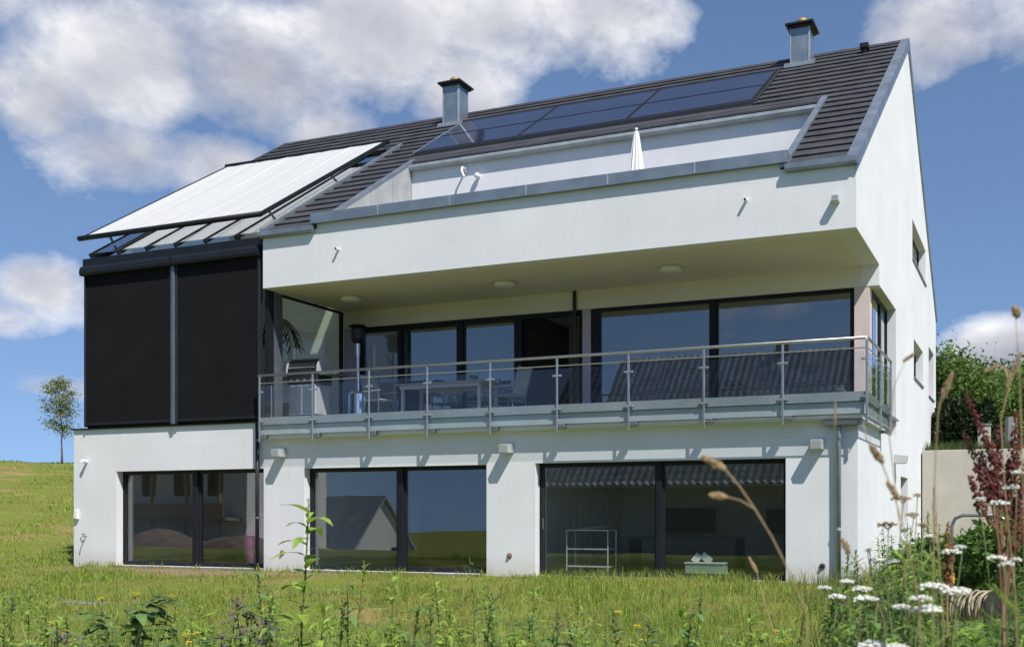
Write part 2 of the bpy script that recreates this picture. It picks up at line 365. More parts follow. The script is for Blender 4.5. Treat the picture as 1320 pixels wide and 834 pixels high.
# ================================================================ GROUND
def build_ground():
    m = bpy.data.materials.new('lawn_soil'); m.use_nodes = True; nt = m.node_tree; N = nt.nodes.new; L = nt.links.new; b = nt.nodes['Principled BSDF']
    b.inputs['Roughness'].default_value = .95; b.inputs['Specular IOR Level'].default_value = .1
    tc = N('ShaderNodeTexCoord')
    def nz(s, d=6):
        n = N('ShaderNodeTexNoise'); n.inputs['Scale'].default_value = s; n.inputs['Detail'].default_value = d; n.inputs['Roughness'].default_value = .65; L(tc.outputs['Object'], n.inputs[0]); return n.outputs[0]
    def rp(v, pts):
        r = N('ShaderNodeValToRGB'); L(v, r.inputs[0])
        while len(r.color_ramp.elements) < len(pts): r.color_ramp.elements.new(.5)
        for e, (p, c) in zip(r.color_ramp.elements, pts): e.position = p; e.color = (*c, 1)
        return r.outputs[0]
    g = rp(nz(.45), [(.36, (.20, .20, .05)), (.52, (.17, .22, .035)), (.66, (.33, .235, .11))])
    f = rp(nz(14), [(.3, (.05, .05, .02)), (.7, (1.0, 1.0, .9))])
    mx = N('ShaderNodeMix'); mx.data_type = 'RGBA'; mx.blend_type = 'MULTIPLY'; mx.inputs[0].default_value = .35; L(g, mx.inputs[6]); L(f, mx.inputs[7])
    # bare soil strip under the left window
    sep = N('ShaderNodeSeparateXYZ'); L(tc.outputs['Object'], sep.inputs[0])
    def band(v, a, bb, soft):
        r1 = N('ShaderNodeMapRange'); r1.inputs[1].default_value = a-soft; r1.inputs[2].default_value = a+soft; L(v, r1.inputs[0])
        r2 = N('ShaderNodeMapRange'); r2.inputs[1].default_value = bb+soft; r2.inputs[2].default_value = bb-soft; L(v, r2.inputs[0])
        mm = N('ShaderNodeMath'); mm.operation = 'MULTIPLY'; L(r1.outputs[0], mm.inputs[0]); L(r2.outputs[0], mm.inputs[1]); return mm.outputs[0]
    mm = N('ShaderNodeMath'); mm.operation = 'MULTIPLY'; L(band(sep.outputs[0], -18.6, -11.5, .9), mm.inputs[0]); L(band(sep.outputs[1], -1.9, -.2, .45), mm.inputs[1])
    mx2 = N('ShaderNodeMix'); mx2.data_type = 'RGBA'; L(mm.outputs[0], mx2.inputs[0]); L(mx.outputs[2], mx2.inputs[6]); mx2.inputs[7].default_value = (.24, .175, .11, 1)
    L(mx2.outputs[2], b.inputs['Base Color'])
    bp = N('ShaderNodeBump'); bp.inputs['Strength'].default_value = .7; bp.inputs['Distance'].default_value = .06; L(nz(9), bp.inputs['Height']); L(bp.outputs[0], b.inputs['Normal'])
    MATS['lawn_soil'] = m
    xs = np.unique(np.concatenate([np.linspace(-1500, -90, 24), np.linspace(-90, -24, 45), np.linspace(-24, 8, 130), np.linspace(8, 60, 30), np.linspace(60, 1500, 22)]))
    ys = np.unique(np.concatenate([np.linspace(-1500, -90, 24), np.linspace(-90, -19, 40), np.linspace(-19, 14, 130), np.linspace(14, 70, 40), np.linspace(70, 1500, 22)]))
    gx, gy = np.meshgrid(xs, ys); gz = terrain(gx, np.maximum(gy, -90)); far = np.maximum(np.hypot(gx, gy)-110, 0)
    gz = np.where(far > 0, gz-far*.012, gz)
    # under the house the sheet stays below the floor slab
    ins = (gx > -19.6) & (gx < -.2) & (gy > .2) & (gy < 15.8); gz[ins] = -.6
    nx, ny = len(xs), len(ys); v = np.stack([gx, gy, gz], -1).reshape(-1, 3)
    i = np.arange(nx*ny).reshape(ny, nx); f = np.stack([i[:-1, :-1], i[:-1, 1:], i[1:, 1:], i[1:, :-1]], -1).reshape(-1, 4)
    me = bpy.data.meshes.new('ground'); me.from_pydata(v.tolist(), [], f.tolist()); me.materials.append(m); me.polygons.foreach_set('use_smooth', [True]*len(me.polygons))
    o = link('ground', me); o['kind'] = 'structure'
    # higher garden level behind the retaining wall
    mb = MB(); mb.prism([(.02, 11.42), (30, 11.42), (45, 60), (.02, 60)], [], XY, -1, 3.05)
    u = part('garden_terrace', mb, 'lawn_soil'); u['kind'] = 'structure'
build_ground()

# ================================================================ THE HOUSE
HX = -19.8                       # left gable
YE, ZE, SL = -.16, 7.775, .695   # front eave and roof slope
YR = 7.91; ZR = ZE+SL*(YR-YE); YB = 2*YR-YE
rz_ = lambda y: ZE+SL*(y-YE) if y <= YR else ZE+SL*(2*YR-y-YE)
ZS, ZF = 6.52, 3.50              # soffit, balcony floor
house = thing('house', 'white rendered three storey house with dark pitched tile roof, long glazed balcony and solar collectors', 'house', (-9.9, 7.9, 0))

def window_xz(x0, x1, z0, z1, y, mull, fw=.055, fr_=None, depth=.09, glassm='glazing', parent=house, name='window', doors=True, bottom=.05, top=.045, light_side=False):
    """frame flush in the wall at depth y (outer face), panes between the mullions"""
    X1, fr_ = x1, fr_ or fw; x1 = x1-fr_+fw
    w = MB(); w.box(x0, x0+fw, y, y+depth, z0, z1); w.box(x1-fw, X1, y, y+depth, z0, z1)
    w.box(x0+fw, x1-fw, y, y+depth, z0, z0+bottom); w.box(x0+fw, x1-fw, y, y+depth, z1-top, z1)
    fr = part(name, w, 'anthracite', parent)
    edges = [x0+fw]; S = .042
    for a, b in mull:
        if b-a > .15: a += S; b -= S
        part('mullion', MB().cbox(a, b, y-.03, y+depth+.01, z0+.004, z1-.004, .008), 'anthracite', fr); edges += [a, b]
    edges.append(x1-fw)
    for i in range(0, len(edges), 2):
        a, b = edges[i], edges[i+1]; yy = y+.035+.022*((i//2) % 2)
        # sash round each pane
        s = MB(); s.box(a, a+S, yy-.02, yy+.045, z0+bottom, z1-top); s.box(b-S, b, yy-.02, yy+.045, z0+bottom, z1-top)
        s.box(a+S, b-S, yy-.02, yy+.045, z0+bottom, z0+bottom+.05); s.box(a+S, b-S, yy-.02, yy+.045, z1-top-S, z1-top)
        part('sash', s, 'frame_grey', fr)
        part('pane', MB().box(a+S, b-S, yy+.005, yy+.027, z0+bottom+.05, z1-top-S), glassm, fr)
    return fr

# ---- ground floor front wall with three wide openings
WIN = [(-18.34, -13.70, .03, 2.37, [(-16.08, -15.84)]), (-12.54, -7.77, .03, 2.35, [(-10.18, -9.94)]), (-6.62, -1.34, .03, 2.36, [(-4.05, -3.85)])]
mb = MB(); mb.prism(rect(HX, -.36, -.6, 3.05), [rect(a, b, c, d) for a, b, c, d, _ in WIN], XZ, 0, .36)
part('ground_floor_wall', mb, 'plaster', house)
mb = MB(); mb.prism(rect(HX, -13.62, 3.05, 3.44), [], XZ, .003, .36); part('ground_floor_wall', mb, 'plaster', house)
for i, (a, b, c, d, mu) in enumerate(WIN):
    window_xz(a, b, c, d, .20, mu)
    part('sill', MB().cbox(a-.02, b+.02, -.07, .2, -.06, .028, .008), 'concrete_grey', house)
# door handle in the wide window
part('handle', MB().tube([(-6.50, .17, 1.0), (-6.50, .13, 1.0), (-6.50, .13, 1.22)], .012, 6), 'steel_dull', house)
part('ledge_flashing', MB().box(HX-.05, -13.70, -.05, .5, 3.44, 3.475), 'anthracite', house)
# ---- gable walls
g_out = [(.36, -.6), (15.94, -.6), (15.94, rz_(15.94)-.10), (YR, ZR-.10), (YE, rz_(YE)-.10), (YE, ZS), (2.80, ZS), (2.80, 6.09), (5.55, 6.09), (5.55, ZF+.02), (.36, ZF+.02)]
g_out[0] = (0.0, -.6); g_out[-1] = (0.0, 3.05); g_out[-2] = (5.55, 3.05)
GH = [rect(9.0, 12.55, 8.12, 9.15), rect(9.36, 11.75, 5.0, 6.02), rect(13.5, 15.2, 4.95, 6.45), rect(6.45, 7.95, .95, 2.22)]
mb = MB(); mb.prism(g_out, GH, YZ, -.36, 0); part('gable_wall', mb, 'plaster', house)
for (a, b), (c, _), (_, d), _ in [(h[0], h[0], h[2], 0) for h in GH]: pass
for h in GH:
    y0, y1, z0, z1 = h[0][0], h[2][0], h[0][1], h[2][1]
    f = MB(); f.prism(rect(y0, y1, z0, z1), [rect(y0+.08, y1-.08, z0+.08, z1-.08)], YZ, -.27, -.20); fr = part('window', f, 'anthracite', house)
    part('pane', MB().box(-.245, -.225, y0+.08, y1-.08, z0+.08, z1-.08), 'glazing_dark', fr)
    part('sill', MB().box(-.2, .04, y0-.03, y1+.03, z0-.035, z0-.002), 'zinc', fr)
mb = MB(); mb.prism([(.364, -.6), (15.94, -.6), (15.94, rz_(15.94)-.10), (YR, ZR-.10), (5.4, rz_(5.4)-.10), (5.4, 3.44), (.364, 3.44)], [], YZ, HX, HX+.36); part('gable_wall', mb, 'plaster', house)
part('rear_wall', MB().box(HX+.36, -.36, 15.58, 15.94, -.6, rz_(15.94)-.14), 'plaster', house)
# ---- floors, partitions, ceilings
part('floor_slab', MB().box(HX+.36, -.36, .36, 15.58, -.25, .02), 'floor_in', house)
part('floor_slab', MB().box(HX+.36, -.362, .362, 15.58, 3.05, ZF-.02), 'interior', house)
part('balcony_floor', MB().box(-13.60, -.01, .03, 2.78, ZF-.018, ZF), 'concrete_grey', house)
for x in (-13.25, -7.2): part('partition', MB().box(x-.08, x+.08, .362, 6.0, .02, 3.05), 'interior', house)
part('partition', MB().box(-7.12, -.362, 6.0, 6.15, .02, 3.05), 'interior', house); part('partition', MB().box(HX+.362, -7.28, 5.6, 5.75, .02, 3.05), 'interior_shade', house); part('floor_shade', MB().box(HX+.4, -7.3, .4, 5.59, .021, .03), 'interior_shade', house)  # shade of the two left rooms painted into back wall and floor
part('partition', MB().box(HX+.362, -.362, 7.0, 7.15, ZF, 7.0), 'interior', house)
for x in (-9.2,): part('partition', MB().box(x-.06, x+.06, 3.4, 7.0, ZF, 6.62), 'interior_shade', house)
# ---- upper front: white fascia, soffit, lintel
part('fascia_wall', MB().prism(rect(-13.58, -.36, ZS, 7.74), [], XZ, YE, .14), 'plaster', house)
part('fascia_wall', MB().box(-.36, -.003, YE+.003, .14, ZS+.003, 7.72), 'plaster', house)
part('soffit', MB().box(-13.58, -.36, .14, 7.0, ZS+.003, 6.80), 'soffit', house)
part('lintel', MB().box(-13.60, -.36, 2.80, 3.12, 6.09, ZS+.002), 'soffit', house)
# ---- balcony slab edge with zinc gutter, wrapping round the corner
mb = MB(); mb.prism([(-13.60, 0), (-13.60, -.24), (.16, -.24), (.16, 2.95), (.003, 2.95), (.003, 0.0)], [], XY, 3.13, 3.34)
part('slab_edge', mb, 'slab_metal', house)
mb = MB(); mb.prism([(-13.60, .02), (-13.60, -.29), (.20, -.29), (.20, 2.95), (.004, 2.95), (.004, .02)], [], XY, 3.35, 3.52)
part('slab_coping', mb, 'slab_metal_dark', house)
part('slab_soffit', MB().prism([(-13.60, -.002), (-13.60, -.20), (.12, -.20), (.12, 2.95), (.005, 2.95), (.005, -.002)], [], XY, 3.04, 3.128), 'plaster', house)
# ---- loggia rear glazing
YW = 2.86
part('pier', MB().box(-13.60, -13.13, YW-.04, YW+.3, ZF, 6.09), 'lavender', house)
part('pier', MB().box(-.52, -.20, YW-.05, YW+.27, ZF, 6.088), 'pink_render', house)
part('pier', MB().box(-6.83, -6.62, YW-.03, YW+.2, ZF, 6.088), 'lavender', house)
window_xz(-13.13, -8.55, ZF, 6.09, YW, [(-11.93, -11.86), (-10.28, -10.02)], .07, None, .12, 'glazing_dark', bottom=.08, top=.10)
window_xz(-6.62, -.52, ZF, 6.09, YW, [(-3.70, -3.58)], .20, .06, .12, 'glazing_dark', bottom=.08, top=.04)
part('door_frame', MB().box(-8.55, -6.83, YW, YW+.12, 5.98, 6.09).box(-8.55, -8.45, YW+.002, YW+.12, ZF, 5.978).box(-6.93, -6.832, YW+.002, YW+.12, ZF, 5.978), 'anthracite', house)
part('sliding_door', MB().box(-8.45, -8.38, YW+.14, YW+.2, ZF, 5.97).box(-8.62, -8.452, YW+.14, YW+.2, ZF, 5.97), 'anthracite', house)
part('screen_pipe', MB().tube([(-7.0, YW-.10, 6.52), (-7.0, YW-.10, ZF+.01)], .045, 10), 'black_metal', house)
# side glazing at the open corner
f = MB(); f.prism(rect(3.14, 5.55, ZF, 6.09), [rect(3.22, 4.35, ZF+.1, 5.99), rect(4.55, 5.47, ZF+.1, 5.99)], YZ, -.28, -.20); fr = part('window', f, 'anthracite', house)
part('pane', MB().box(-.25, -.23, 3.22, 4.35, ZF+.1, 5.99), 'glazing_dark', fr); part('pane', MB().box(-.25, -.23, 4.55, 5.47, ZF+.1, 5.99), 'glazing_dark', fr)
part('sill', MB().box(-.19, .06, 2.96, 5.6, 3.47, 3.51), 'zinc', fr)
# ---- roof
roof = part('roof', MB().add([(HX+.02, YE+.02, rz_(YE)-.12), (-.02, YE+.02, rz_(YE)-.12), (-.02, YR, ZR-.12), (HX+.02, YR, ZR-.12)], [(0, 1, 2, 3)]), 'deck', house)
def roof_deck():
    mb = MB()
    def slab(x0, x1, y0, y1, t=.11, lift=-.01):
        V = []
        for x in (x0, x1):
            for y in (y0, y1): V += [(x, y, rz_(y)+lift), (x, y, rz_(y)+lift-t)]
        mb.add(V, [(0, 2, 6, 4), (1, 5, 7, 3), (0, 4, 5, 1), (2, 3, 7, 6), (0, 1, 3, 2), (4, 6, 7, 5)])
    slab(-1.28, -.06, YE+.03, YR); slab(-12.20, -1.28, 3.72, YR); slab(-13.62, -12.20, YE+.03, YR); slab(HX+.02, -13.62, 5.30, YR)
    slab(HX+.02, -.06, YR+.001, YB-.03)
    me = mb.mesh('roof', 'deck'); fix_normals(me); old = roof.data; roof.data = me; bpy.data.meshes.remove(old)
roof_deck()
PITCH = (YR-.10-YE)/22.0
def tile_course(x0, x1, y0, y1, tw=.30):
    """one row of flat interlocking tiles: thick lower edge standing clear of the row beneath"""
    mb = MB(); n = max(1, round((x1-x0)/tw)); w = (x1-x0)/n; ys_ = 1 if y0 < YR else -1
    for i in range(n):
        a, b = x0+i*w+.002, x0+(i+1)*w-.002; j = random.uniform(-.003, .003); k = random.uniform(-.003, .003)
        top0, top1 = .066+j, .022+k; jy = random.uniform(-.004, .004)
        V = []
        for x in (a, b):
            V += [(x, y0+jy, rz_(y0)+top0), (x, y1, rz_(y1)+top1), (x, y0+jy+.012, rz_(y0)+top0-.02), (x, y0+jy+.06, rz_(y0+.06)+.024), (x, y0+jy+.06, rz_(y0+.06)+.002)]
        mb.add(V, [(0, 5, 6, 1), (0, 2, 7, 5), (2, 3, 8, 7), (3, 4, 9, 8), (0, 1, 3, 2), (5, 7, 8, 6)])
    part('tile_course', mb, 'tile', roof)
for k in range(22):
    y0 = YE+k*PITCH; y1 = y0+PITCH+.03; yc = y0+PITCH*.5
    cuts = []
    if yc < 3.72: cuts.append((-12.22, -1.26))
    if yc < 5.30: cuts.append((-19.9, -13.60))
    if 4.36 < yc < 6.95: cuts.append((-12.52, -3.10))
    segs = [(HX+.04, -.14)]
    for a, b in cuts:
        ns = []
        for s, e in segs:
            if a > s: ns.append((s, min(a, e)))
            if b < e: ns.append((max(b, s), e))
        segs = [q for q in ns if q[1]-q[0] > .1]
    for s, e in segs: tile_course(s, e, y0, y1)
mb = MB()
for i in range(60):
    a = HX+.04+i*(19.62/60); V = []
    for x in (a, a+19.62/60-.004): V += [(x, YR-.16, ZR-.055), (x, YR-.07, ZR+.045+.004*(i % 2)), (x, YR+.07, ZR+.045), (x, YR+.16, ZR-.055)]
    mb.add(V, [(0, 4, 5, 1), (1, 5, 6, 2), (2, 6, 7, 3), (4, 7, 6, 5), (0, 1, 2, 3)])
part('ridge_cap', mb, 'tile', roof)
def slope_bar(x0, x1, y0, y1, lo, hi, m, name, parent=roof):
    V = []
    for x in (x0, x1):
        for y in (y0, y1): V += [(x, y, rz_(y)+hi), (x, y, rz_(y)+lo)]
    return part(name, MB().add(V, [(0, 2, 6, 4), (1, 5, 7, 3), (0, 4, 5, 1), (2, 3, 7, 6), (0, 1, 3, 2), (4, 6, 7, 5)]), m, parent)
slope_bar(-.16, .05, YE-.09, YR+.01, -.06, .105, 'zinc', 'verge_flashing'); slope_bar(.006, .045, YE-.06, YR+.02, -.17, -.062, 'zinc', 'verge_flashing')
slope_bar(-.05, .045, YR+.015, YB, -.15, .09, 'zinc', 'verge_flashing'); slope_bar(HX-.05, HX+.06, 5.2, YR, -.16, .085, 'tile', 'verge_flashing')
for a, b in ((-1.30, .02), (-13.62, -12.10)):
    part('eaves_gutter', MB().prism([(YE-.13, 7.70), (YE-.13, 7.80), (YE+.03, 7.83), (YE+.03, 7.66), (YE-.07, 7.66)], [], YZ, a, b), 'zinc', roof)
part('roof_vent', MB().tube([(-1.0, 7.35, 12.93), (-1.0, 7.35, 13.12)], .06, 10).cbox(-1.11, -.89, 7.24, 7.46, 13.12, 13.26, .02), 'black_metal', roof)
# ---- chimneys
for cx0, cx1, cy0, cy1, zb, zt in ((-13.19, -12.66, 6.90, 7.46, 12.55, 13.93), (-2.87, -2.37, 7.15, 7.72, 12.75, 13.93)):
    ch = part('chimney', MB().cbox(cx0, cx1, cy0, cy1, zb, zt, .012), 'zinc', house)
    part('seam', MB().box(cx0-.006, cx0+.02, cy0-.012, cy0-.0005, zb, zt).box(cx1-.03, cx1-.005, cy0-.012, cy0-.0005, zb, zt).box(cx1+.0005, cx1+.012, cy0+.01, cy0+.035, zb, zt), 'zinc_light', ch)
    part('apron', MB().add([(cx0-.16, cy0-.10, rz_(cy0-.1)+.06), (cx1+.16, cy0-.10, rz_(cy0-.1)+.06), (cx1+.16, cy0+.004, rz_(cy0)+.15), (cx0-.16, cy0+.004, rz_(cy0)+.15), (cx0-.16, cy0+.1, rz_(cy0+.1)), (cx1+.16, cy0+.1, rz_(cy0+.1))], [(0, 1, 2, 3), (3, 2, 5, 4)]), 'zinc', ch)
    part('cap', MB().cbox(cx0-.12, cx1+.12, cy0-.12, cy1+.12, zt, zt+.07, .015).cbox(cx0-.06, cx1+.06, cy0-.06, cy1+.06, zt-.05, zt-.001, .01), 'black_metal', ch)
    part('flue', MB().lathe([(.17, 0), (.17, .15), (.13, .20), (.02, .21)], ((cx0+cx1)/2, (cy0+cy1)/2, zt+.071), 18), 'gold', ch)
# ---- roof terrace cut into the slope
ter = part('roof_terrace', MB().prism(rect(-12.05, -1.40, 7.0, rz_(3.62)-.10), [], XZ, 3.6, 3.85), 'plaster', house)
part('terrace_floor', MB().box(-12.05, -1.40, .14, 3.6, 6.81, 7.15), 'concrete_grey', ter)
part('parapet_wall', MB().box(-12.05, -1.40, YE+.002, .14, 7.742, 7.86), 'plaster', ter)
part('parapet_coping', MB().prism([(YE-.10, 7.84), (YE-.10, 8.06), (YE-.07, 8.075), (.20, 8.05), (.20, 7.862)], [], YZ, -12.16, -1.26), 'zinc', ter)
for i in range(1, 6): part('coping_seam', MB().box(-12.16+i*1.82-.012, -12.16+i*1.82+.012, YE-.108, YE-.098, 7.85, 8.06), 'zinc_light', ter)
part('wall_coping', MB().prism([(3.48, 10.20), (3.44, 10.26), (3.44, 10.33), (3.75, 10.43), (3.75, 10.2)], [], YZ, -12.1, -1.36), 'zinc_light', ter)
# stepped edge above the coping (dark tile apron)
slope_bar(-12.2, -1.3, 3.60, 3.74, .03, .08, 'tile', 'apron_tile', ter)
def cheek(x0, x1, ya, yb_, name, m):
    return part(name, MB().prism([(ya, 8.0), (yb_, rz_(yb_)-.0), (yb_, 7.2), (ya, 7.2)] if False else [(ya, 7.16), (yb_, 7.16), (yb_, rz_(yb_)+.02), (ya, rz_(ya)+.02)], [], YZ, x0, x1), m, ter)
cuts_y = [.145, .95, 1.85, 2.75, 3.598]
for a, b in zip(cuts_y[:-1], cuts_y[1:]):
    cheek(-12.17, -12.052, a+.006, b-.006, 'cheek_panel', 'zinc_dull'); cheek(-1.398, -1.28, a+.006, b-.006, 'cheek_panel', 'zinc_dull')
slope_bar(-12.20, -12.04, YE+.1, 3.75, .022, .09, 'zinc', 'cheek_coping', ter); slope_bar(-1.41, -1.27, YE-.05, 3.85, .022, .10, 'zinc', 'cheek_coping', ter)
# ---- winter garden: glass roof, dark frame, side glazing
GX0, GX1 = -19.34, -13.66
wg = part('winter_garden', MB().box(GX0, GX1+.08, .02, .26, 7.42, 7.70).box(GX0, GX0+.10, .02, .2, 3.476, 7.42).box(GX1-.02, GX1+.08, .02, .2, 3.476, 7.42)
          .box(-16.64, -16.50, .02, .2, 3.476, 7.42).box(GX0+.1, -16.642, .06, .18, 3.476, 3.56).box(-16.498, GX1-.02, .06, .18, 3.476, 3.56), 'anthracite', house)
zg = lambda y: rz_(y)-.06
for i in range(7):
    x = GX0+.05+i*(GX1-GX0-.05)/6
    part('rafter', MB().bar((x, .05, zg(.05)-.012), (x, 5.32, zg(5.32)-.012), .05, .11), 'anthracite', wg)
for i in range(6):
    a = GX0+.09+i*(GX1-GX0-.05)/6; b = a+(GX1-GX0-.05)/6-.08
    V = []
    for x in (a, b):
        for y in (.12, 5.30): V += [(x, y, zg(y)+.03), (x, y, zg(y)+.005)]
    part('pane', MB().add(V, [(0, 2, 6, 4), (1, 5, 7, 3), (0, 4, 5, 1), (2, 3, 7, 6), (0, 1, 3, 2), (4, 6, 7, 5)]), 'roof_glass', wg)
part('pane', MB().box(GX0+.1, -16.642, .10, .124, 3.56, 7.42), 'glazing_dark', wg); part('pane', MB().box(-16.498, GX1-.02, .10, .124, 3.56, 7.42), 'glazing_dark', wg)
part('pane', MB().prism([(.3, 3.56), (5.2, 3.56), (5.2, zg(5.2)-.1), (.3, zg(.3)-.1)], [], YZ, GX0+.03, GX0+.054), 'glazing_dark', wg)
part('side_frame', MB().bar((GX0+.04, .1, 7.70), (GX0+.04, 5.3, zg(5.3)+.03), .1, .14).box(GX0, GX0+.09, 5.2, 5.4, 3.476, zg(5.2)), 'anthracite', wg)
# glazed side towards the balcony
part('corner_post', MB().box(-13.66, -13.585, .21, .34, ZF+.001, ZS).box(-13.655, -13.60, .341, .52, ZF+.001, ZS), 'frame_light', wg)
part('side_frame', MB().box(-13.66, -13.60, 2.70, 2.80, ZF, ZS).box(-13.66, -13.60, .52, 2.70, 6.46, ZS).box(-13.66, -13.60, .52, 2.70, ZF, ZF+.08), 'anthracite', wg)
part('pane', MB().box(-13.64, -13.62, .52, 2.70, ZF+.08, 6.46), 'glazing', wg)
part('rear_panel', MB().box(GX0+.1, GX1, 5.25, 5.4, 3.5, zg(5.3)-.1), 'plaster', wg)
slope_bar(-13.70, -13.58, YE+.02, 5.42, .0, .12, 'zinc', 'edge_flashing', wg)
part('cross_bar', MB().bar((GX0+.1, 3.4, zg(3.4)-.05), (GX1, 3.4, zg(3.4)-.05), .06, .1), 'anthracite', wg)
# ---- vertical black screens
for a, b in ((-19.32, -16.43), (-16.29, -13.74)):
    s = thing('x', 'x', 'x') if False else part('sun_screen', MB().box(a+.05, b-.05, -.075, -.066, 3.60, 7.36), 'screen_fabric', house)
    part('cassette', MB().prism([(-.20, 7.30), (-.22, 7.36), (-.21, 7.47), (-.16, 7.54), (.015, 7.54), (.015, 7.30)], [], YZ, a-.04, b+.04), 'anthracite', s)
    part('bottom_bar', MB().cbox(a+.05, b-.05, -.10, -.045, 3.53, 3.598, .01), 'anthracite', s)
    for x in (a, b-.05): part('guide_rail', MB().cbox(x, x+.048, -.11, .015, 3.50, 7.298, .006), 'frame_grey', s)
part('screen_beam', MB().box(GX0-.03, GX1+.09, -.10, .018, 7.545, 7.74), 'anthracite', house)
part('centre_post', MB().cbox(-16.41, -16.31, -.14, .015, 3.48, 7.296, .01), 'frame_light', house)
# ---- balcony railing
rail = part('balcony_railing', MB().tube([(-13.60, -.30, 4.48), (.18, -.30, 4.48), (.225, -.27, 4.48), (.225, 2.88, 4.48)], .028, 12), 'steel', house, True)
PX_ = [-13.55, -12.05, -10.53, -9.04, -7.51, -5.97, -4.41, -2.86, -1.33, .21]
for i, x in enumerate(PX_):
    p = part('post', MB().cbox(x-.022, x+.022, -.318, -.282, 2.95, 4.455, .005), 'steel', rail)
    if i not in (len(PX_)-1,): part('bracket', MB().cbox(x+.03, x+.16, -.30, -.205, 3.02, 3.125, .008), 'steel_dull', rail)
    for z in (4.10, 3.42):
        for sgn in (-1, 1):
            if (i == 0 and sgn < 0) or (i == len(PX_)-1 and sgn > 0): continue
            part('clamp', MB().cbox(x+sgn*.06-.04, x+sgn*.06+.04, -.325, -.275, z-.02, z+.02, .006), 'steel', rail)
for a, b in zip(PX_[:-1], PX_[1:]): part('glass_panel', MB().box(a+.045, b-.045, -.306, -.294, 3.10, 4.24), 'balustrade_glass', rail)
part('middle_rail', MB().tube([(-13.55, -.30, 4.30), (.21, -.30, 4.30)], .012, 8), 'steel', rail)
part('lower_rail', MB().tube([(-5.95, -.30, 3.07), (.21, -.30, 3.07)], .010, 8), 'steel', rail)
for y in (1.38, 2.86):
    part('post', MB().cbox(.205, .245, y-.022, y+.022, 2.95, 4.455, .005), 'steel', rail)
    for z in (4.10, 3.42): part('clamp', MB().cbox(.20, .25, y-.10, y-.03, z-.02, z+.02, .006), 'steel', rail)
for a, b in ((-.26, 1.33), (1.43, 2.80)): part('glass_panel', MB().box(.219, .231, a, b, 3.10, 4.24), 'balustrade_glass', rail)
part('middle_rail', MB().tube([(.225, -.28, 4.30), (.225, 2.86, 4.30)], .012, 8), 'steel', rail)
part('lower_rail', MB().tube([(.225, -.28, 3.07), (.225, 2.86, 3.07)], .010, 8), 'steel', rail)
part('bracket', MB().box(.02, .22, 2.80, 2.92, 2.99, 3.10), 'steel_dull', rail)
# left return of the railing
part('post', MB().tube([(-13.52, .05, 3.5), (-13.52, .05, 4.3)], .016, 8), 'steel', rail)
part('glass_panel', MB().box(-13.556, -13.544, -.25, .2, 3.55, 4.24), 'balustrade_glass', rail)
# ---- downpipes
dp = part('downpipe', MB().tube([(-13.82, -.02-.06, 3.43), (-13.82, -.08, .05)], .045, 12), 'frame_grey', house, True)
for z in (3.0, 1.2): part('pipe_clip', MB().lathe([(.055, 0), (.055, .04)], (-13.82, -.08, z), 12).box(-13.84, -13.80, -.04, -.001, z, z+.04), 'steel_dull', dp)
dp = part('downpipe', MB().tube([(-.33, -.10, 3.10), (-.33, -.10, 2.75), (-.33, -.085, 2.6), (-.33, -.085, .02)], .042, 12), 'zinc', house, True)
for z in (2.72, 1.0): part('pipe_clip', MB().lathe([(.052, 0), (.052, .05)], (-.33, -.085, z), 12).box(-.35, -.31, -.04, -.001, z, z+.04), 'zinc_light', dp)
part('gutter_box', MB().cbox(-.60, .14, -.19, -.003, 2.93, 3.036, .01), 'steel_dull', house)

# ================================================================ THINGS ON THE HOUSE
# awning over the glass roof
aw = thing('awning', 'large white fabric awning stretched over the sloping glass roof', 'awning', (-16.9, .2, 8.0))
AL, AR = -19.68, -13.95; A0, A1 = (.16, 8.39), (5.18, 11.79)
def ap(x, t, off=0): return (x, A0[0]+(A1[0]-A0[0])*t, A0[1]+(A1[1]-A0[1])*t+off)
mb = MB(); nx, ny = 40, 14
for j in range(ny+1):
    for i in range(nx+1):
        u, t = i/nx, j/ny; sag = -.10*math.sin(math.pi*u)*math.sin(math.pi*t)+.006*math.sin(u*46+2*t); mb.v.append(ap(AL+.05+(AR-AL-.1)*u, t, sag+.01))
for j in range(ny):
    for i in range(nx): a = j*(nx+1)+i; mb.f.append((a, a+1, a+nx+2, a+nx+1))
fab = part('fabric', mb, 'awning_fabric', aw, True, False)
for k in range(1, 5):
    x = AL+.05+(AR-AL-.1)*k/5; pts_ = [ap(x, j/14, -.10*math.sin(math.pi*k/5)*math.sin(math.pi*j/14)+.018) for j in range(15)]
    sm_ = MB()
    for j in range(14): sm_.bar(pts_[j], pts_[j+1], .035, .004)
    part('seam', sm_, 'fabric_seam', aw)
part('front_bar', MB().tube([ap(AL-.06, -.012), ap(AR+.06, -.012)], .065, 12), 'anthracite', aw, True)
part('head_box', MB().bar(ap(AL-.06, 1.0, .02), ap(AR+.06, 1.0, -.02), .1, .1), 'anthracite', aw)
for x in (AL, AR): part('side_rail', MB().bar(ap(x, -.01, -.03), ap(x, 1.02, -.02), .08, .09), 'anthracite', aw)
for x in (AL+.5 if False else AL+.55, AR): 
    for t in (.06, .52, .97):
        p = ap(x, t, -.08); part('strut', MB().bar(p, (p[0]+.13 if x == AR else p[0]+.05, p[1]+.10, rz_(p[1]+.1)+.02), .05, .05), 'black_metal', aw)

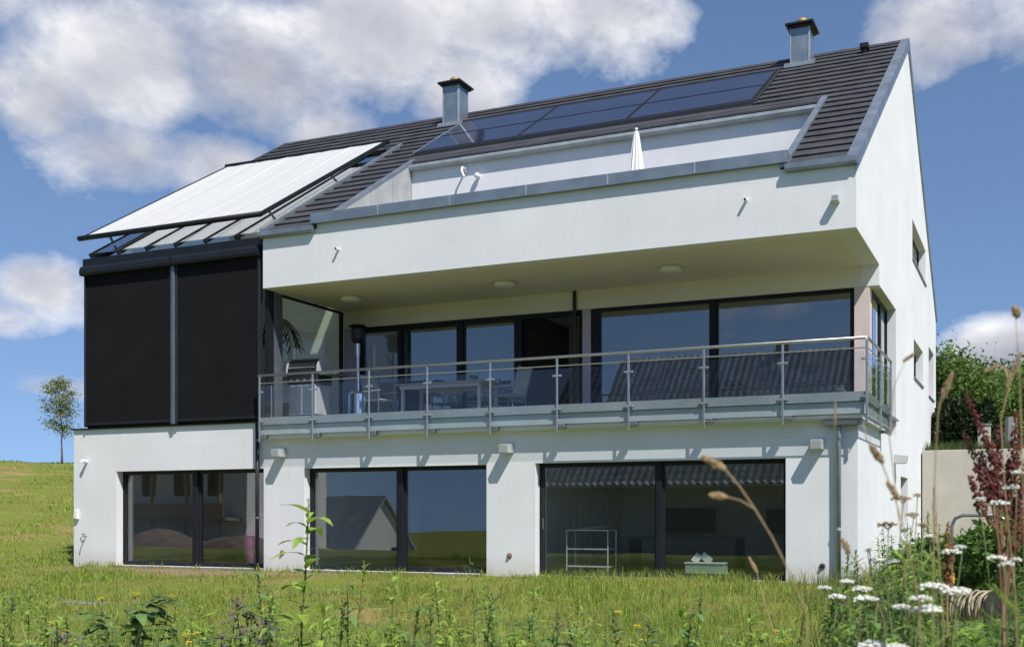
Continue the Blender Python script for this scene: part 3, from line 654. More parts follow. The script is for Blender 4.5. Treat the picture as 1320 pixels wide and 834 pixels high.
# solar collectors
XS = [-12.48, -9.39, -6.36, -3.15]; YS = [4.45, 5.64, 6.84]
lab = {(0, 0): 'dark blue solar collector, lower row, next to the left zinc terrace cheek', (1, 0): 'dark blue solar collector, lower row, middle of three',
       (2, 0): 'dark blue solar collector, lower row, closest to the gable', (0, 1): 'dark blue solar collector, upper row, beside the chimney above the awning',
       (1, 1): 'dark blue solar collector, upper row, middle of three', (2, 1): 'dark blue solar collector, upper row, closest to the gable'}
def on_roof(x, y, off): return (x, y-off*.57, rz_(y)+off*.82)
for j in range(2):
    for i in range(3):
        x0, x1, y0, y1 = XS[i]+.02, XS[i+1]-.02, YS[j]+.015, YS[j+1]-.015
        s = thing('solar_panel', lab[i, j], 'solar panel', on_roof((x0+x1)/2, y0, 0), group='solar collectors set into the roof')
        def slab(a, b, c, d, lo, hi, m, n, par):
            V = [on_roof(x, y, o) for x in (a, b) for y in (c, d) for o in (hi, lo)]
            return part(n, MB().add(V, [(0, 2, 6, 4), (1, 5, 7, 3), (0, 4, 5, 1), (2, 3, 7, 6), (0, 1, 3, 2), (4, 6, 7, 5)]), m, par)
        slab(x0, x1, y0, y1, -.01, .075, 'collector_frame', 'frame', s); slab(x0+.035, x1-.035, y0+.03, y1-.03, .076, .082, 'mirror_glass_blue', 'glass_cover', s)
# metal kerb round the collector field
for (a, b, c, d) in ((-12.56, -12.49, 4.38, 6.92), (-3.13, -3.05, 4.38, 6.92), (-12.5, -3.13, 4.36, 4.44), (-12.5, -3.13, 6.86, 6.93)):
    slope_bar(a, b, c, d, -.01, .085, 'collector_frame' if c != 4.38 or a > -10 else 'zinc', 'collector_flashing')

# wall lamps
def wall_lamp(name, label, x, z, group, y=0, s=1., gable=False):
    t = thing(name, label, 'lamp', (x, y, z) if not gable else (0, y, z), group=group)
    fn = (lambda a, b, c: (x+a, y-b, z+c)) if not gable else (lambda a, b, c: (b, y+a, z+c))
    prof = [(-.105*s, -.10*s), (.105*s, -.10*s), (.105*s, .10*s), (-.105*s, .10*s)]
    V = [fn(a, .004, c) for a, c in prof]+[fn(a*.94, .30*s if c > 0 else .275*s, c*(.62 if c > 0 else .98)) for a, c in prof]
    part('lamp_housing', MB().add(V, [(0, 1, 2, 3), (7, 6, 5, 4), (0, 4, 5, 1), (1, 5, 6, 2), (2, 6, 7, 3), (3, 7, 4, 0)]), 'lamp_grey', t)
    part('lamp_glass', MB().add([fn(-.07*s, .04*s, -.103*s), fn(.07*s, .04*s, -.103*s), fn(.07*s, .24*s, -.103*s), fn(-.07*s, .24*s, -.103*s), fn(-.07*s, .04*s, -.112*s), fn(.07*s, .04*s, -.112*s), fn(.07*s, .24*s, -.112*s), fn(-.07*s, .24*s, -.112*s)], [(0,1,2,3),(7,6,5,4),(0,4,5,1),(1,5,6,2),(2,6,7,3),(3,7,4,0)]), 'white_plastic', t)
G = 'box lamps under the balcony'
wall_lamp('wall_lamp', 'grey box lamp on the white wall beside the dark downpipe, under the balcony', -13.14, 2.72, G)
wall_lamp('wall_lamp', 'grey box lamp on the white pier between the two wider ground floor windows', -7.22, 2.68, G)
wall_lamp('wall_lamp', 'grey box lamp on the white wall beside the zinc downpipe at the corner', -.72, 2.60, G)
wall_lamp('wall_lamp', 'grey box lamp on the gable wall low beside the balcony end', 0, 2.58, G, y=5.3, gable=True)
wall_lamp('wall_lamp', 'small grey box lamp high on the white fascia near the gable corner', -.36, 7.06, 'small lamp on the fascia', y=YE, s=.6)
for x, z, l in ((-19.34, 2.63, 'small white round wall spotlight above the ground floor window by the lawn slope'),):
    t = thing('wall_spotlight', l, 'lamp', (x, 0, z))
    part('lamp_base', MB().tube([(x, -.002, z), (x, -.03, z)], .04, 12), 'white_plastic', t); part('lamp_head', MB().tube([(x, -.031, z-.01), (x+.01, -.15, z+.02)], [.035, .055], 12), 'white_plastic', t)
t = thing('socket_box', 'white weatherproof socket box low on the wall edge beside the lawn slope', 'socket', (-19.66, 0, 1.29))
part('housing', MB().cbox(-19.72, -19.60, -.075, -.002, 1.17, 1.40, .012), 'white_plastic', t); part('flap', MB().cbox(-19.71, -19.61, -.088, -.076, 1.19, 1.30, .004), 'white_plastic', t)
t = thing('garden_tap', 'brass garden tap on the white wall beside the lawn slope', 'tap', (-19.37, 0, .72))
part('spout', MB().tube([(-19.37, -.002, .74), (-19.37, -.10, .74), (-19.37, -.15, .71), (-19.37, -.16, .64)], .016, 8), 'steel_dull', t)
part('handle', MB().tube([(-19.37, -.08, .75), (-19.37, -.08, .80)], .01, 6).tube([(-19.43, -.08, .80), (-19.31, -.08, .80)], .011, 6), 'steel_dull', t)
for x, z, y, l in ((-11.45, 7.22, YE, 'dark overflow spout in the fascia near the black screens'), (-2.06, 7.24, YE, 'dark overflow spout in the fascia near the gable corner')):
    t = thing('overflow_spout', l, 'spout', (x, y, z), group='overflow spouts in the fascia')
    part('spout', MB().lathe([(.0, 0)], (0, 0, 0), 3) if False else MB().tube([(x, y-.001, z), (x, y-.11, z-.01)], .03, 12), 'white_plastic', t); part('opening', MB().tube([(x, y-.1105, z-.01), (x, y-.115, z-.011)], .023, 12), 'black_metal', t)
for x, z, l in ((-13.16, .41, 'round dark red valve cap in the wall under the first box lamp'), (-7.22, .43, 'round dark red valve cap low on the pier between the windows'), (-.65, .33, 'round dark valve cap at the foot of the wall by the zinc downpipe')):
    t = thing('valve_cap', l, 'valve', (x, 0, z), group='valve caps low on the wall')
    part('rosette', MB().tube([(x, -.001, z), (x, -.014, z)], .06, 14), 'steel_dull', t); part('cap', MB().tube([(x, -.0145, z), (x, -.05, z)], [.042, .03], 12), 'paint_red' if x < -1 else 'black_metal', t)
# ceiling lamps under the soffit
for x, y, l in ((-12.23, 1.3, 'flat round ceiling lamp under the soffit above the grill'), (-8.05, 1.3, 'flat round ceiling lamp under the soffit above the dining table'), (-4.12, 1.35, 'flat round ceiling lamp under the soffit before the widest window')):
    t = thing('ceiling_lamp', l, 'lamp', (x, y, ZS), group='round lamps under the soffit')
    part('lamp_base', MB().lathe([(.22, -.03), (.23, -.002)], (x, y, ZS), 28), 'soffit', t, True); part('lamp_glass', MB().lathe([(.03, -.12), (.20, -.115), (.235, -.09), (.235, -.035), (.2, -.032)], (x, y, ZS), 28), 'white_plastic', t, True)
# fittings on the terrace wall
t = thing('terrace_faucet', 'grey wall bracket arm on the roof terrace wall', 'bracket', (-10.75, 3.6, 9.7))
p = at(604, 203, 22.5+.9); 
part('arm', MB().tube([(-10.42, 3.598, 10.05), (-10.42, 3.40, 10.05), (-10.40, 3.34, 9.95), (-10.32, 3.32, 9.78)], .03, 8), 'white_plastic', t); part('foot', MB().cbox(-10.48, -10.36, 3.55, 3.598, 9.98, 10.12, .01), 'white_plastic', t)
t = thing('wall_spotlight', 'small white round spotlight on the roof terrace wall', 'lamp', (-10.05, 3.6, 9.8))
part('lamp_base', MB().tube([(-10.05, 3.598, 9.83), (-10.05, 3.56, 9.83)], .045, 12), 'white_plastic', t); part('lamp_head', MB().ball((-10.05, 3.50, 9.83), .075, 10, 6), 'white_plastic', t, True)
# closed parasol on the terrace
ux, uy = -5.38, 2.6
t = thing('parasol', 'closed white parasol standing on the roof terrace', 'parasol', (ux, uy, 7.15))
mb = MB(); n = 24; prof = [(.03, 9.98), (.06, 9.93), (.085, 9.7), (.13, 9.3), (.20, 8.8), (.23, 8.45), (.235, 8.3)]
for r, z in prof:
    for k in range(n): a = 2*math.pi*k/n; rr = r*(1+.16*(1 if k % 2 else -1)*min(1, (9.98-z)*3)); mb.v.append((ux+rr*math.cos(a), uy+rr*math.sin(a), z))
for i in range(len(prof)-1):
    for k in range(n): mb.f.append((i*n+k, i*n+(k+1) % n, (i+1)*n+(k+1) % n, (i+1)*n+k))
part('canopy', mb, 'parasol', t); part('pole', MB().tube([(ux, uy, 7.15), (ux, uy, 10.0)], .025, 8), 'steel_dull', t); part('finial', MB().ball((ux, uy, 10.02), .04, 8, 5), 'parasol', t)
part('base', MB().lathe([(.30, .0), (.30, .08), (.06, .1), (.05, .3)], (ux, uy, 7.151), 20), 'concrete_grey', t)

# ================================================================ BALCONY FURNITURE
gx, gy = -13.02, .78
t = thing('barbecue_grill', 'stainless gas grill with black barrel lid standing on the balcony', 'grill', (gx, gy, ZF))
part('cabinet', MB().cbox(gx-.38, gx+.38, gy-.26, gy+.26, ZF+.14, ZF+.86, .012), 'lamp_grey', t)
part('base', MB().cbox(gx-.50, gx+.50, gy-.30, gy+.30, ZF+.08, ZF+.139, .01), 'frame_grey', t)
for sx in (-.44, .44):
    for sy in (-.24, .24): part('caster', MB().tube([(gx+sx-.02, gy+sy, ZF+.04), (gx+sx+.02, gy+sy, ZF+.04)], .04, 12), 'rubber', t)
for sx in (-1, 1): part('door', MB().cbox(gx+sx*.19-.17, gx+sx*.19+.17, gy-.28, gy-.262, ZF+.2, ZF+.82, .004), 'steel_dull', t)
part('firebox', MB().cbox(gx-.44, gx+.44, gy-.28, gy+.28, ZF+.865, ZF+1.12, .02), 'black_metal', t)
mb = MB(); ns = 12; r = .30
for x in (gx-.42, gx+.42):
    for k in range(ns+1): a = math.pi*k/ns; mb.v.append((x, gy-.27*math.cos(a)+.0, ZF+1.13+.36*math.sin(a)**.8))
for k in range(ns): mb.f.append((k, k+1, ns+2+k, ns+1+k))
mb.f.append(tuple(range(ns+1))); mb.f.append(tuple(range(ns+1, 2*ns+2)))
part('lid', mb, 'black_metal', t)
for x in (gx-.46, gx+.425): 
    mb = MB()
    for xx in (x, x+.035):
        for k in range(ns+1): a = math.pi*k/ns; mb.v.append((xx, gy-.29*math.cos(a), ZF+1.12+.385*math.sin(a)**.8))
    for k in range(ns): mb.f.append((k, k+1, ns+2+k, ns+1+k))
    mb.f.append(tuple(range(ns+1))); mb.f.append(tuple(range(ns+1, 2*ns+2))); part('lid_end', mb, 'lamp_grey', t)
part('lid_handle', MB().tube([(gx-.34, gy-.27, ZF+1.24), (gx-.34, gy-.34, ZF+1.24), (gx+.34, gy-.34, ZF+1.24), (gx+.34, gy-.27, ZF+1.24)], .014, 8), 'steel', t)
for sx in (-1, 1): part('side_shelf', MB().cbox(gx+sx*.70-.24, gx+sx*.70+.24, gy-.24, gy+.24, ZF+1.06, ZF+1.10, .01), 'steel_dull', t)
for k in range(4): part('knob', MB().tube([(gx-.3+k*.2, gy-.282, ZF+.95), (gx-.3+k*.2, gy-.32, ZF+.95)], .03, 10), 'steel', t)
hx, hy = -12.66, 2.15
t = thing('patio_heater', 'tall chrome patio heater with black head on the balcony', 'heater', (hx, hy, ZF))
part('gas_housing', MB().lathe([(.25, 0), (.25, .06), (.235, .07), (.235, .78), (.2, .84), (.05, .88)], (hx, hy, ZF), 24), 'chrome', t, False)
part('pole', MB().tube([(hx, hy, ZF+.86), (hx, hy, ZF+1.75)], .033, 12), 'chrome', t); part('sleeve', MB().tube([(hx, hy, ZF+1.75), (hx, hy, ZF+2.06)], .055, 12), 'chrome', t)
part('burner', MB().lathe([(.10, 2.05), (.15, 2.12), (.17, 2.16), (.17, 2.40), (.14, 2.45)], (hx, hy, ZF), 20), 'black_metal', t); part('hood', MB().lathe([(.24, 2.46), (.20, 2.50), (.05, 2.53)], (hx, hy, ZF), 24), 'black_metal', t)
# dining table
t = thing('dining_table', 'long light grey dining table on the balcony among slatted chairs', 'table', (-9.6, 1.45, ZF))
for i in range(7): part('plank', MB().cbox(-10.75, -8.45, .98+i*.136, .98+i*.136+.128, ZF+.77, ZF+.81, .006), 'wood_grey', t)
part('apron', MB().box(-10.66, -8.54, 1.03, 1.06, ZF+.68, ZF+.768).box(-10.66, -8.54, 1.85, 1.88, ZF+.68, ZF+.768), 'chair_white', t)
for x in (-10.65, -8.62):
    for y in (1.03, 1.81): part('leg', MB().cbox(x, x+.07, y+.035, y+.105, ZF, ZF+.766, .006), 'chair_white', t)
def make_chair(label):
    t = thing('garden_chair', label, 'chair', group='slatted garden chairs round the dining table', world=False)
    for i in range(6): part('seat_slat', MB().cbox(-.24, .24, -.24+i*.08, -.24+i*.08+.066, .44, .465, .004), 'chair_white', t)
    for i in range(7):
        x = -.21+i*.07; part('back_slat', MB().bar((x, .25, .48), (x, .42, 1.02), .035, .018, (0, 1, 0)), 'chair_white', t)
    part('top_rail', MB().bar((-.26, .425, 1.04), (.26, .425, 1.04), .03, .05), 'chair_white', t)
    for s in (-1, 1):
        part('leg', MB().tube([(s*.26, -.25, 0), (s*.26, -.24, .64)], .014, 8), 'frame_light', t); part('leg', MB().tube([(s*.26, .30, 0), (s*.26, .24, .44), (s*.26, .43, 1.06)], .014, 8), 'frame_light', t)
        part('armrest', MB().cbox(s*.26-.03, s*.26+.03, -.28, .30, .642, .665, .006), 'chair_white', t)
        part('stretcher', MB().tube([(s*.26, -.245, .43), (s*.26, .24, .43)], .011, 6), 'frame_light', t)
    return t
spots = [(-11.20, 1.05, R(75), 'slatted garden chair at the table end towards the grill, turned to the table'), (-10.15, 2.25, R(3), 'slatted garden chair behind the dining table, closer to the grill'), (-9.2, 2.25, R(-4), 'slatted garden chair behind the dining table, closer to the open door'),
         (-7.95, 1.35, R(-98), 'slatted garden chair at the table end before the open door'), (-8.55, 2.45, R(-20), 'slatted garden chair standing close to the dark open doorway')]
ch0 = make_chair(spots[0][3])
for i, (x, y, a, l) in enumerate(spots):
    c = ch0 if i == 0 else dup(ch0, (0, 0, 0), 0, l); c.location = (x, y, ZF); c.rotation_euler.z = a
t = thing('fruit_bowl', 'small dark bowl on the dining table', 'bowl', (-9.9, 1.5, ZF+.81)); part('bowl', MB().lathe([(.06, 0), (.08, .02), (.14, .09), (.145, .1), (.12, .085)], (-9.9, 1.5, ZF+.811), 16), 'black_metal', t)
t = thing('planter', 'small leafy plant in a bowl on the dining table', 'plant', (-9.0, 1.55, ZF+.81)); part('pot', MB().lathe([(.07, 0), (.10, .12), (.09, .12)], (-9.0, 1.55, ZF+.811), 12), 'concrete_grey', t)
mb = MB()
for k in range(26): a = random.uniform(0, 6.28); mb.leaf((-9.0+.04*math.cos(a), 1.55+.04*math.sin(a), ZF+.92), (math.cos(a), math.sin(a), random.uniform(.3, 1.6)), .16, .05, .3)
part('foliage', mb, 'leaf_weed', t)

# ================================================================ BEHIND THE GLASS
# wheeled shelf
def shelf(x, y):
    t = thing('shelf_trolley', 'light metal shelf trolley with papers behind the widest ground floor window', 'shelf', (x, y, .02))
    for sx in (0, .95):
        for sy in (0, .45): part('post', MB().tube([(x+sx, y+sy, .02), (x+sx, y+sy, .96)], .014, 8), 'white_plastic', t)
    for z in (.18, .55, .95): part('tray', MB().cbox(x-.01, x+.96, y-.01, y+.46, z, z+.025, .004), 'white_plastic', t)
shelf(-6.25, .75)
t = thing('paper_stack', 'loose papers lying on top of the shelf trolley', 'papers', (-5.7, .95, .98))
for i in range(5): part('sheet', MB().bar((-6.1+i*.12, .88+.02*i, .99+.012*i), (-5.75+i*.13, .95, .992+.014*i), .25, .004), 'paper', t)
t = thing('folding_rack', 'folded drying rack leaning beside the shelf trolley', 'rack', (-6.3, 1.4, .02))
for i in range(6): part('bar', MB().tube([(-6.45+i*.12, 1.45, .02), (-6.55+i*.16, 1.55, 1.45)], .01, 6), 'frame_light', t)
t = thing('desk', 'long desk along the back of the ground floor room', 'desk', (-4.6, 4.4, .02))
part('top', MB().cbox(-6.2, -3.4, 4.0, 4.8, .72, .76, .006), 'wood_grey', t)
for x in (-6.15, -3.5): part('leg', MB().box(x, x+.06, 4.02, 4.78, .02, .718), 'frame_light', t)
for x0, x1, z0, z1, l in ((-5.9, -4.4, .85, 1.45, 'wide dark monitor on the desk behind the widest window'), (-3.1, -1.2, .82, 1.42, 'wide black picture panel on the back wall beside the desk')):
    t = thing('dark_panel', l, 'screen', ((x0+x1)/2, 5.6, z0)); part('panel', MB().cbox(x0, x1, 5.5, 5.55, z0, z1, .01), 'black_screen', t); part('bracket', MB().box((x0+x1)/2-.1, (x0+x1)/2+.1, 5.551, 5.995, z0+.1, z1-.1), 'frame_grey', t)
t = thing('cardboard_box', 'pale green box standing behind the widest window pane', 'box', (-3.15, .75, .02))
part('box', MB().cbox(-3.55, -2.75, .62, 1.0, .02, .30, .008), 'green_box', t); part('lid', MB().cbox(-3.57, -2.73, .60, 1.02, .301, .33, .006), 'paper', t)
t = thing('open_book', 'open white book standing on the pale green box', 'book', (-3.2, .8, .43))
for s, a in ((0, .10), (.36, -.20)): part('page', MB().bar((-3.42+s, .8, .332), (-3.42+s+a, .86, .48), .15, .012, (0, 1, 0)), 'paper', t)
t = thing('pink_sack', 'pink plastic sack standing behind the left ground floor window', 'sack', (-14.6, .9, .02))
mb = MB(); n = 18
for z, r in ((.02, .38), (.3, .42), (.7, .40), (1.0, .36), (1.15, .30), (1.28, .2), (1.34, .26)):
    for k in range(n): a = 2*math.pi*k/n; rr = r*(1+.07*math.sin(3*a+z*4)+.04*math.sin(7*a)); mb.v.append((-14.6+rr*math.cos(a), .95+rr*math.sin(a)*.8, z))
for i in range(6):
    for k in range(n): mb.f.append((i*n+k, i*n+(k+1) % n, (i+1)*n+(k+1) % n, (i+1)*n+k))
part('sack', mb, 'pink_plastic', t, True)
for x0, x1, l in ((-5.9, -4.9, 'pale upholstered armchair behind the upper window, nearer the door'), (-3.0, -1.1, 'pale long sofa behind the upper corner window')):
    t = thing('sofa', l, 'sofa', ((x0+x1)/2, 4.3, ZF))
    part('seat', MB().cbox(x0, x1, 3.9, 4.7, ZF+.12, ZF+.45, .04), 'cushion', t); part('backrest', MB().cbox(x0, x1, 4.701, 4.95, ZF+.12, ZF+.85, .05), 'cushion', t)
    for x in (x0-.16, x1+.001): part('armrest', MB().cbox(x, x+.155, 3.9, 4.9, ZF+.02, ZF+.62, .04), 'cushion', t)
t = thing('potted_plant', 'green houseplant in a pot behind the upper window by its mullion', 'plant', (-3.35, 3.5, ZF))
part('pot', MB().lathe([(.12, 0), (.17, .3), (.15, .3)], (-3.35, 3.6, ZF), 14), 'clay', t); mb = MB()
for k in range(60): a = random.uniform(0, 6.28); h = random.uniform(.3, .8); mb.leaf((-3.35+.05*math.cos(a), 3.6+.05*math.sin(a), ZF+h), (math.cos(a), math.sin(a), random.uniform(.1, 1.2)), .25, .08, .4)
part('foliage', mb, 'leaf_bush', t)
# palm in the winter garden
t = thing('potted_palm', 'dark palm with hanging fronds inside the winter garden', 'plant', (-14.0, 1.0, ZF))
part('pot', MB().lathe([(.22, 0), (.30, .5), (.27, .5)], (-14.15, 1.05, ZF), 16), 'concrete_grey', t); part('trunk', MB().tube([(-14.15, 1.05, ZF+.45), (-14.12, 1.02, ZF+1.6), (-14.1, 1.0, ZF+2.5)], [.07, .05, .035], 8), 'bark', t)
for k in range(9):
    a = k*.7+.2; mb = MB(); d = Vector((math.cos(a), math.sin(a), 0)); pts = []
    for i in range(9): s = i/8; pts.append(Vector((-14.1, 1.0, ZF+2.48))+d*(.42*s)+Vector((0, 0, .55*s-1.05*s*s)))
    mb.tube(pts, .01, 5); sd_ = d.cross(Vector((0, 0, 1)))
    for i in range(2, 9):
        for s in (-1, 1): mb.leaf(pts[i], sd_*s+d*.6+Vector((0, 0, -.5)), .30, .045, .4)
    part('frond', mb, 'leaf_palm', t)

# ================================================================ AROUND THE HOUSE
t = thing('retaining_wall', 'beige concrete retaining wall joining the gable behind tall weeds', 'wall', (2, 11.3, 0))
xs_ = [.03, 2.05, 4.1, 6.15, 8.2]
for a, b in zip(xs_[:-1], xs_[1:]): part('panel', MB().cbox(a+.006, b-.006, 11.18, 11.40, -.6, 3.12, .012), 'concrete', t)
t = thing('concrete_pillar', 'short pale concrete pillar behind the retaining wall', 'pillar', (1.62, 13.4, 3.05)); part('shaft', MB().cbox(1.44, 1.80, 13.2, 13.6, 3.0, 3.95, .015), 'concrete', t); part('cap', MB().cbox(1.41, 1.83, 13.17, 13.63, 3.951, 4.0, .01), 'concrete_grey', t)
t = thing('garden_post', 'pale grey rough stone post behind the retaining wall', 'post', (2.35, 13.4, 3.0))
part('shaft', MB().tube([(2.38, 13.4, 3.0), (2.36, 13.4, 3.5), (2.38, 13.41, 3.9), (2.37, 13.4, 4.2)], [.19, .18, .185, .15], 9), 'concrete_grey', t)
t = thing('paving_slab', 'grey concrete slab lying in the lawn', 'slab', (-14.5, -5.8, 0))
p = at(105, 784, 16.0); zz = tz(p.x, p.y); part('slab', MB().cbox(p.x-.40, p.x+.40, p.y-.16, p.y+.16, zz-.08, zz+.02, .01), 'concrete_grey', t); t.location = (p.x, p.y, zz)
for c in t.children: c.matrix_parent_inverse = Matrix.Translation(-Vector(t.location))
# hose reel cart
rb = at(1262, 800, 9.3); rx, ry = rb.x, rb.y; rz0 = tz(rx, ry); s = (at(1262, 664, 9.3).z-rz0)
t = thing('hose_reel', 'garden hose cart with bent steel tube handle and coiled beige hose', 'hose reel', (rx, ry, rz0))
w = .24
part('handle', MB().tube([(rx-w, ry, rz0+.02), (rx-w, ry, rz0+s-.10), (rx-w+.03, ry, rz0+s-.03), (rx-w+.10, ry, rz0+s), (rx+w-.10, ry, rz0+s), (rx+w-.03, ry, rz0+s-.03), (rx+w, ry, rz0+s-.1), (rx+w, ry, rz0+.02)], .016, 10), 'steel', t, True)
for sx in (-1, 1): part('coupling', MB().tube([(rx+sx*w, ry, rz0+s*.46), (rx+sx*w, ry, rz0+s*.54)], .026, 10), 'orange', t)
dz = rz0+s*.25; ca, sa = math.cos(R(-32)), math.sin(R(-32))
ax = lambda u, r_, q: (rx+ca*u-sa*r_*math.cos(q), ry-.05+sa*u+ca*r_*math.cos(q), dz+r_*math.sin(q))   # point on the drum: along its axle, radius, angle
part('drum', MB().tube([ax(-.17, 0, 0), ax(.17, 0, 0)], .12, 18), 'rubber', t)
for sx in (-.20, .20): part('flange', MB().tube([ax(sx-.008, 0, 0), ax(sx+.008, 0, 0)], .22, 24), 'rubber', t)
pts = [ax(.17*math.sin(i*.043)+.006*math.sin(i*.31), .145+.045*(i/700)+.014*math.sin(i*.13), i*.24) for i in range(700)]
part('hose', MB().tube(pts, .0105, 7), 'hose', t, True)
part('foot', MB().tube([(rx-w, ry-.25, rz0+.02), (rx-w, ry+.12, rz0+.02)], .014, 8).tube([(rx+w, ry-.25, rz0+.02), (rx+w, ry+.12, rz0+.02)], .014, 8), 'steel_dull', t)

# ================================================================ TREES
def np_mesh(name, V, Fq, colors, m, parent=None):
    """V (n,k,3) groups of vertices, Fq list of local faces, colours per group"""
    n, k, _ = V.shape; me = bpy.data.meshes.new(name); me.vertices.add(n*k); me.vertices.foreach_set('co', V.reshape(-1).astype(np.float32))
    L = []; st = []; tot = []; off = np.arange(n)*k; per = sum(len(f) for f in Fq)
    loops = np.concatenate([np.stack([off+i for i in f], 1) for f in Fq], 1).reshape(-1)
    lens = np.tile(np.array([len(f) for f in Fq]), n); starts = np.concatenate([[0], np.cumsum(lens)[:-1]])
    me.loops.add(len(loops)); me.loops.foreach_set('vertex_index', loops.astype(np.int32)); me.polygons.add(len(lens))
    me.polygons.foreach_set('loop_start', starts.astype(np.int32)); me.polygons.foreach_set('loop_total', lens.astype(np.int32))
    at_ = me.attributes.new('Col', 'FLOAT_COLOR', 'POINT'); c = np.ones((n, k, 4), np.float32); c[:, :, :3] = colors[:, None, :]
    at_.data.foreach_set('color', c.reshape(-1)); me.update(calc_edges=True); me.validate(); me.materials.append(MATS[m]); return link(name, me, parent)
def leaf_cloud(name, centers, size, colA, colB, parent, m='foliage', flat=.0):
    n = len(centers); d = rng.normal(size=(n, 3)); d /= np.linalg.norm(d, axis=1)[:, None]; u = rng.normal(size=(n, 3)); u -= (u*d).sum(1)[:, None]*d; u /= np.linalg.norm(u, axis=1)[:, None]
    s = size*rng.uniform(.6, 1.35, n)[:, None]; C = centers
    V = np.stack([C-d*s*.6, C+u*s*.32+rng.normal(size=(n, 3))*s*.06, C+d*s*.75, C-u*s*.32], 1)
    t_ = rng.random(n)[:, None]; col = np.array(colA)*(1-t_)+np.array(colB)*t_; col = col*rng.uniform(.7, 1.3, n)[:, None]
    return np_mesh(name, V, [(0, 1, 2, 3)], col, m, parent)
def tree(name, label, base, H, crown_r, crown_z0, nleaf, size, colA, colB, trunk_r=.06, nl=14, seed=1, group=None, ragged=.35):
    r_ = np.random.default_rng(seed); base = Vector(base); t = thing(name, label, 'tree', base, group=group)
    mb = MB(); top = base+Vector((0, 0, H*.93)); lean = Vector((r_.normal()*.04*H, r_.normal()*.04*H, 0))
    P = [base+(top-base)*s+lean*s*s+Vector((r_.normal()*.01*H, r_.normal()*.01*H, 0))*s for s in np.linspace(0, 1, 8)]
    mb.tube([base-Vector((0, 0, .2))]+P[1:], [trunk_r*1.3]+[trunk_r*(1-.85*i/7) for i in range(1, 8)], 8); C = []
    for i in range(nl):
        s = crown_z0+(.97-crown_z0)*(i+.5)/nl; a = i*2.4+r_.uniform(-.4, .4); k = min(int(s/.93*7), 6); p0 = P[k]+(P[min(k+1, 7)]-P[k])*(s/.93*7-k)
        prof = math.sin(math.pi*min(1, max(.06, (s-crown_z0)/(1-crown_z0)*.80+.17)))**.7; ln = crown_r*prof*r_.uniform(1-ragged, 1+ragged*.4)
        dr = Vector((math.cos(a), math.sin(a), r_.uniform(.15, .75))); q = p0+dr*ln*.55+Vector((0, 0, .02*H)); e = p0+dr*ln; mb.tube([p0, q, e], [trunk_r*.35*(1.2-s), trunk_r*.2*(1.2-s)+.004, .004], 5)
        for c_, w_ in ((q, .55), (e, .45)):
            n = int(nleaf/nl*w_); sg = crown_r*(.20+.10*r_.random()); pts = r_.normal(size=(n, 3))*sg*np.array([1, 1, .75]); C.append(pts+np.array(c_))
    part('trunk', mb, 'bark', t, True); leaf_cloud('crown', np.concatenate(C), size, colA, colB, t); return t
p = at(80, 598, 60); zb = tz(p.x, p.y)
tree('young_tree', 'slender young tree standing alone on the grassy rise', (p.x, p.y, zb), at(80, 491, 60).z-zb, 0.85, .34, 3400, .10, (.15, .18, .06), (.25, .27, .11), .055, 22, 3, ragged=.5)
GT = 'broadleaf trees beyond the retaining wall'
for px, py, d, r_, sd, l in ((1226, 476, 36, 1.7, 5, 'leafy tree beyond the retaining wall close to the gable'), (1292, 490, 38, 1.9, 8, 'leafy tree beyond the retaining wall behind the red seed spikes'), (1352, 484, 40, 2.2, 9, 'broad leafy tree beyond the retaining wall, farthest from the gable'), (1258, 520, 44, 1.9, 12, 'lower leafy tree between the two taller trees beyond the wall')):
    p = at(px, 560, d); top = at(px, py, d).z; tree('garden_tree', l, (p.x, p.y, 3.0), top-3.0, r_, .12, 9500, .125, (.075, .135, .028), (.145, .22, .045), .12, 18, sd, GT, .3)
t = thing('conifer_hedge', 'dense dark evergreen bush behind the retaining wall', 'bush', (.95, 14.5, 3.05)); C = []
for i in range(5):
    c = np.array((.35+i*.33, 14.4+.2*(i % 2), 3.75)); pts = rng.normal(size=(1300, 3)); pts /= np.linalg.norm(pts, axis=1)[:, None]; pts *= rng.uniform(.55, 1, 1300)[:, None]**.5*np.array([.42, .42, 1.05+.12*(i % 3)]); C.append(pts+c)
leaf_cloud('foliage', np.concatenate(C), .12, (.012, .025, .008), (.03, .05, .015), t); part('stem', MB().tube([(1.0, 14.4, 3.0), (1.0, 14.4, 4.0)], .06, 6), 'bark', t)

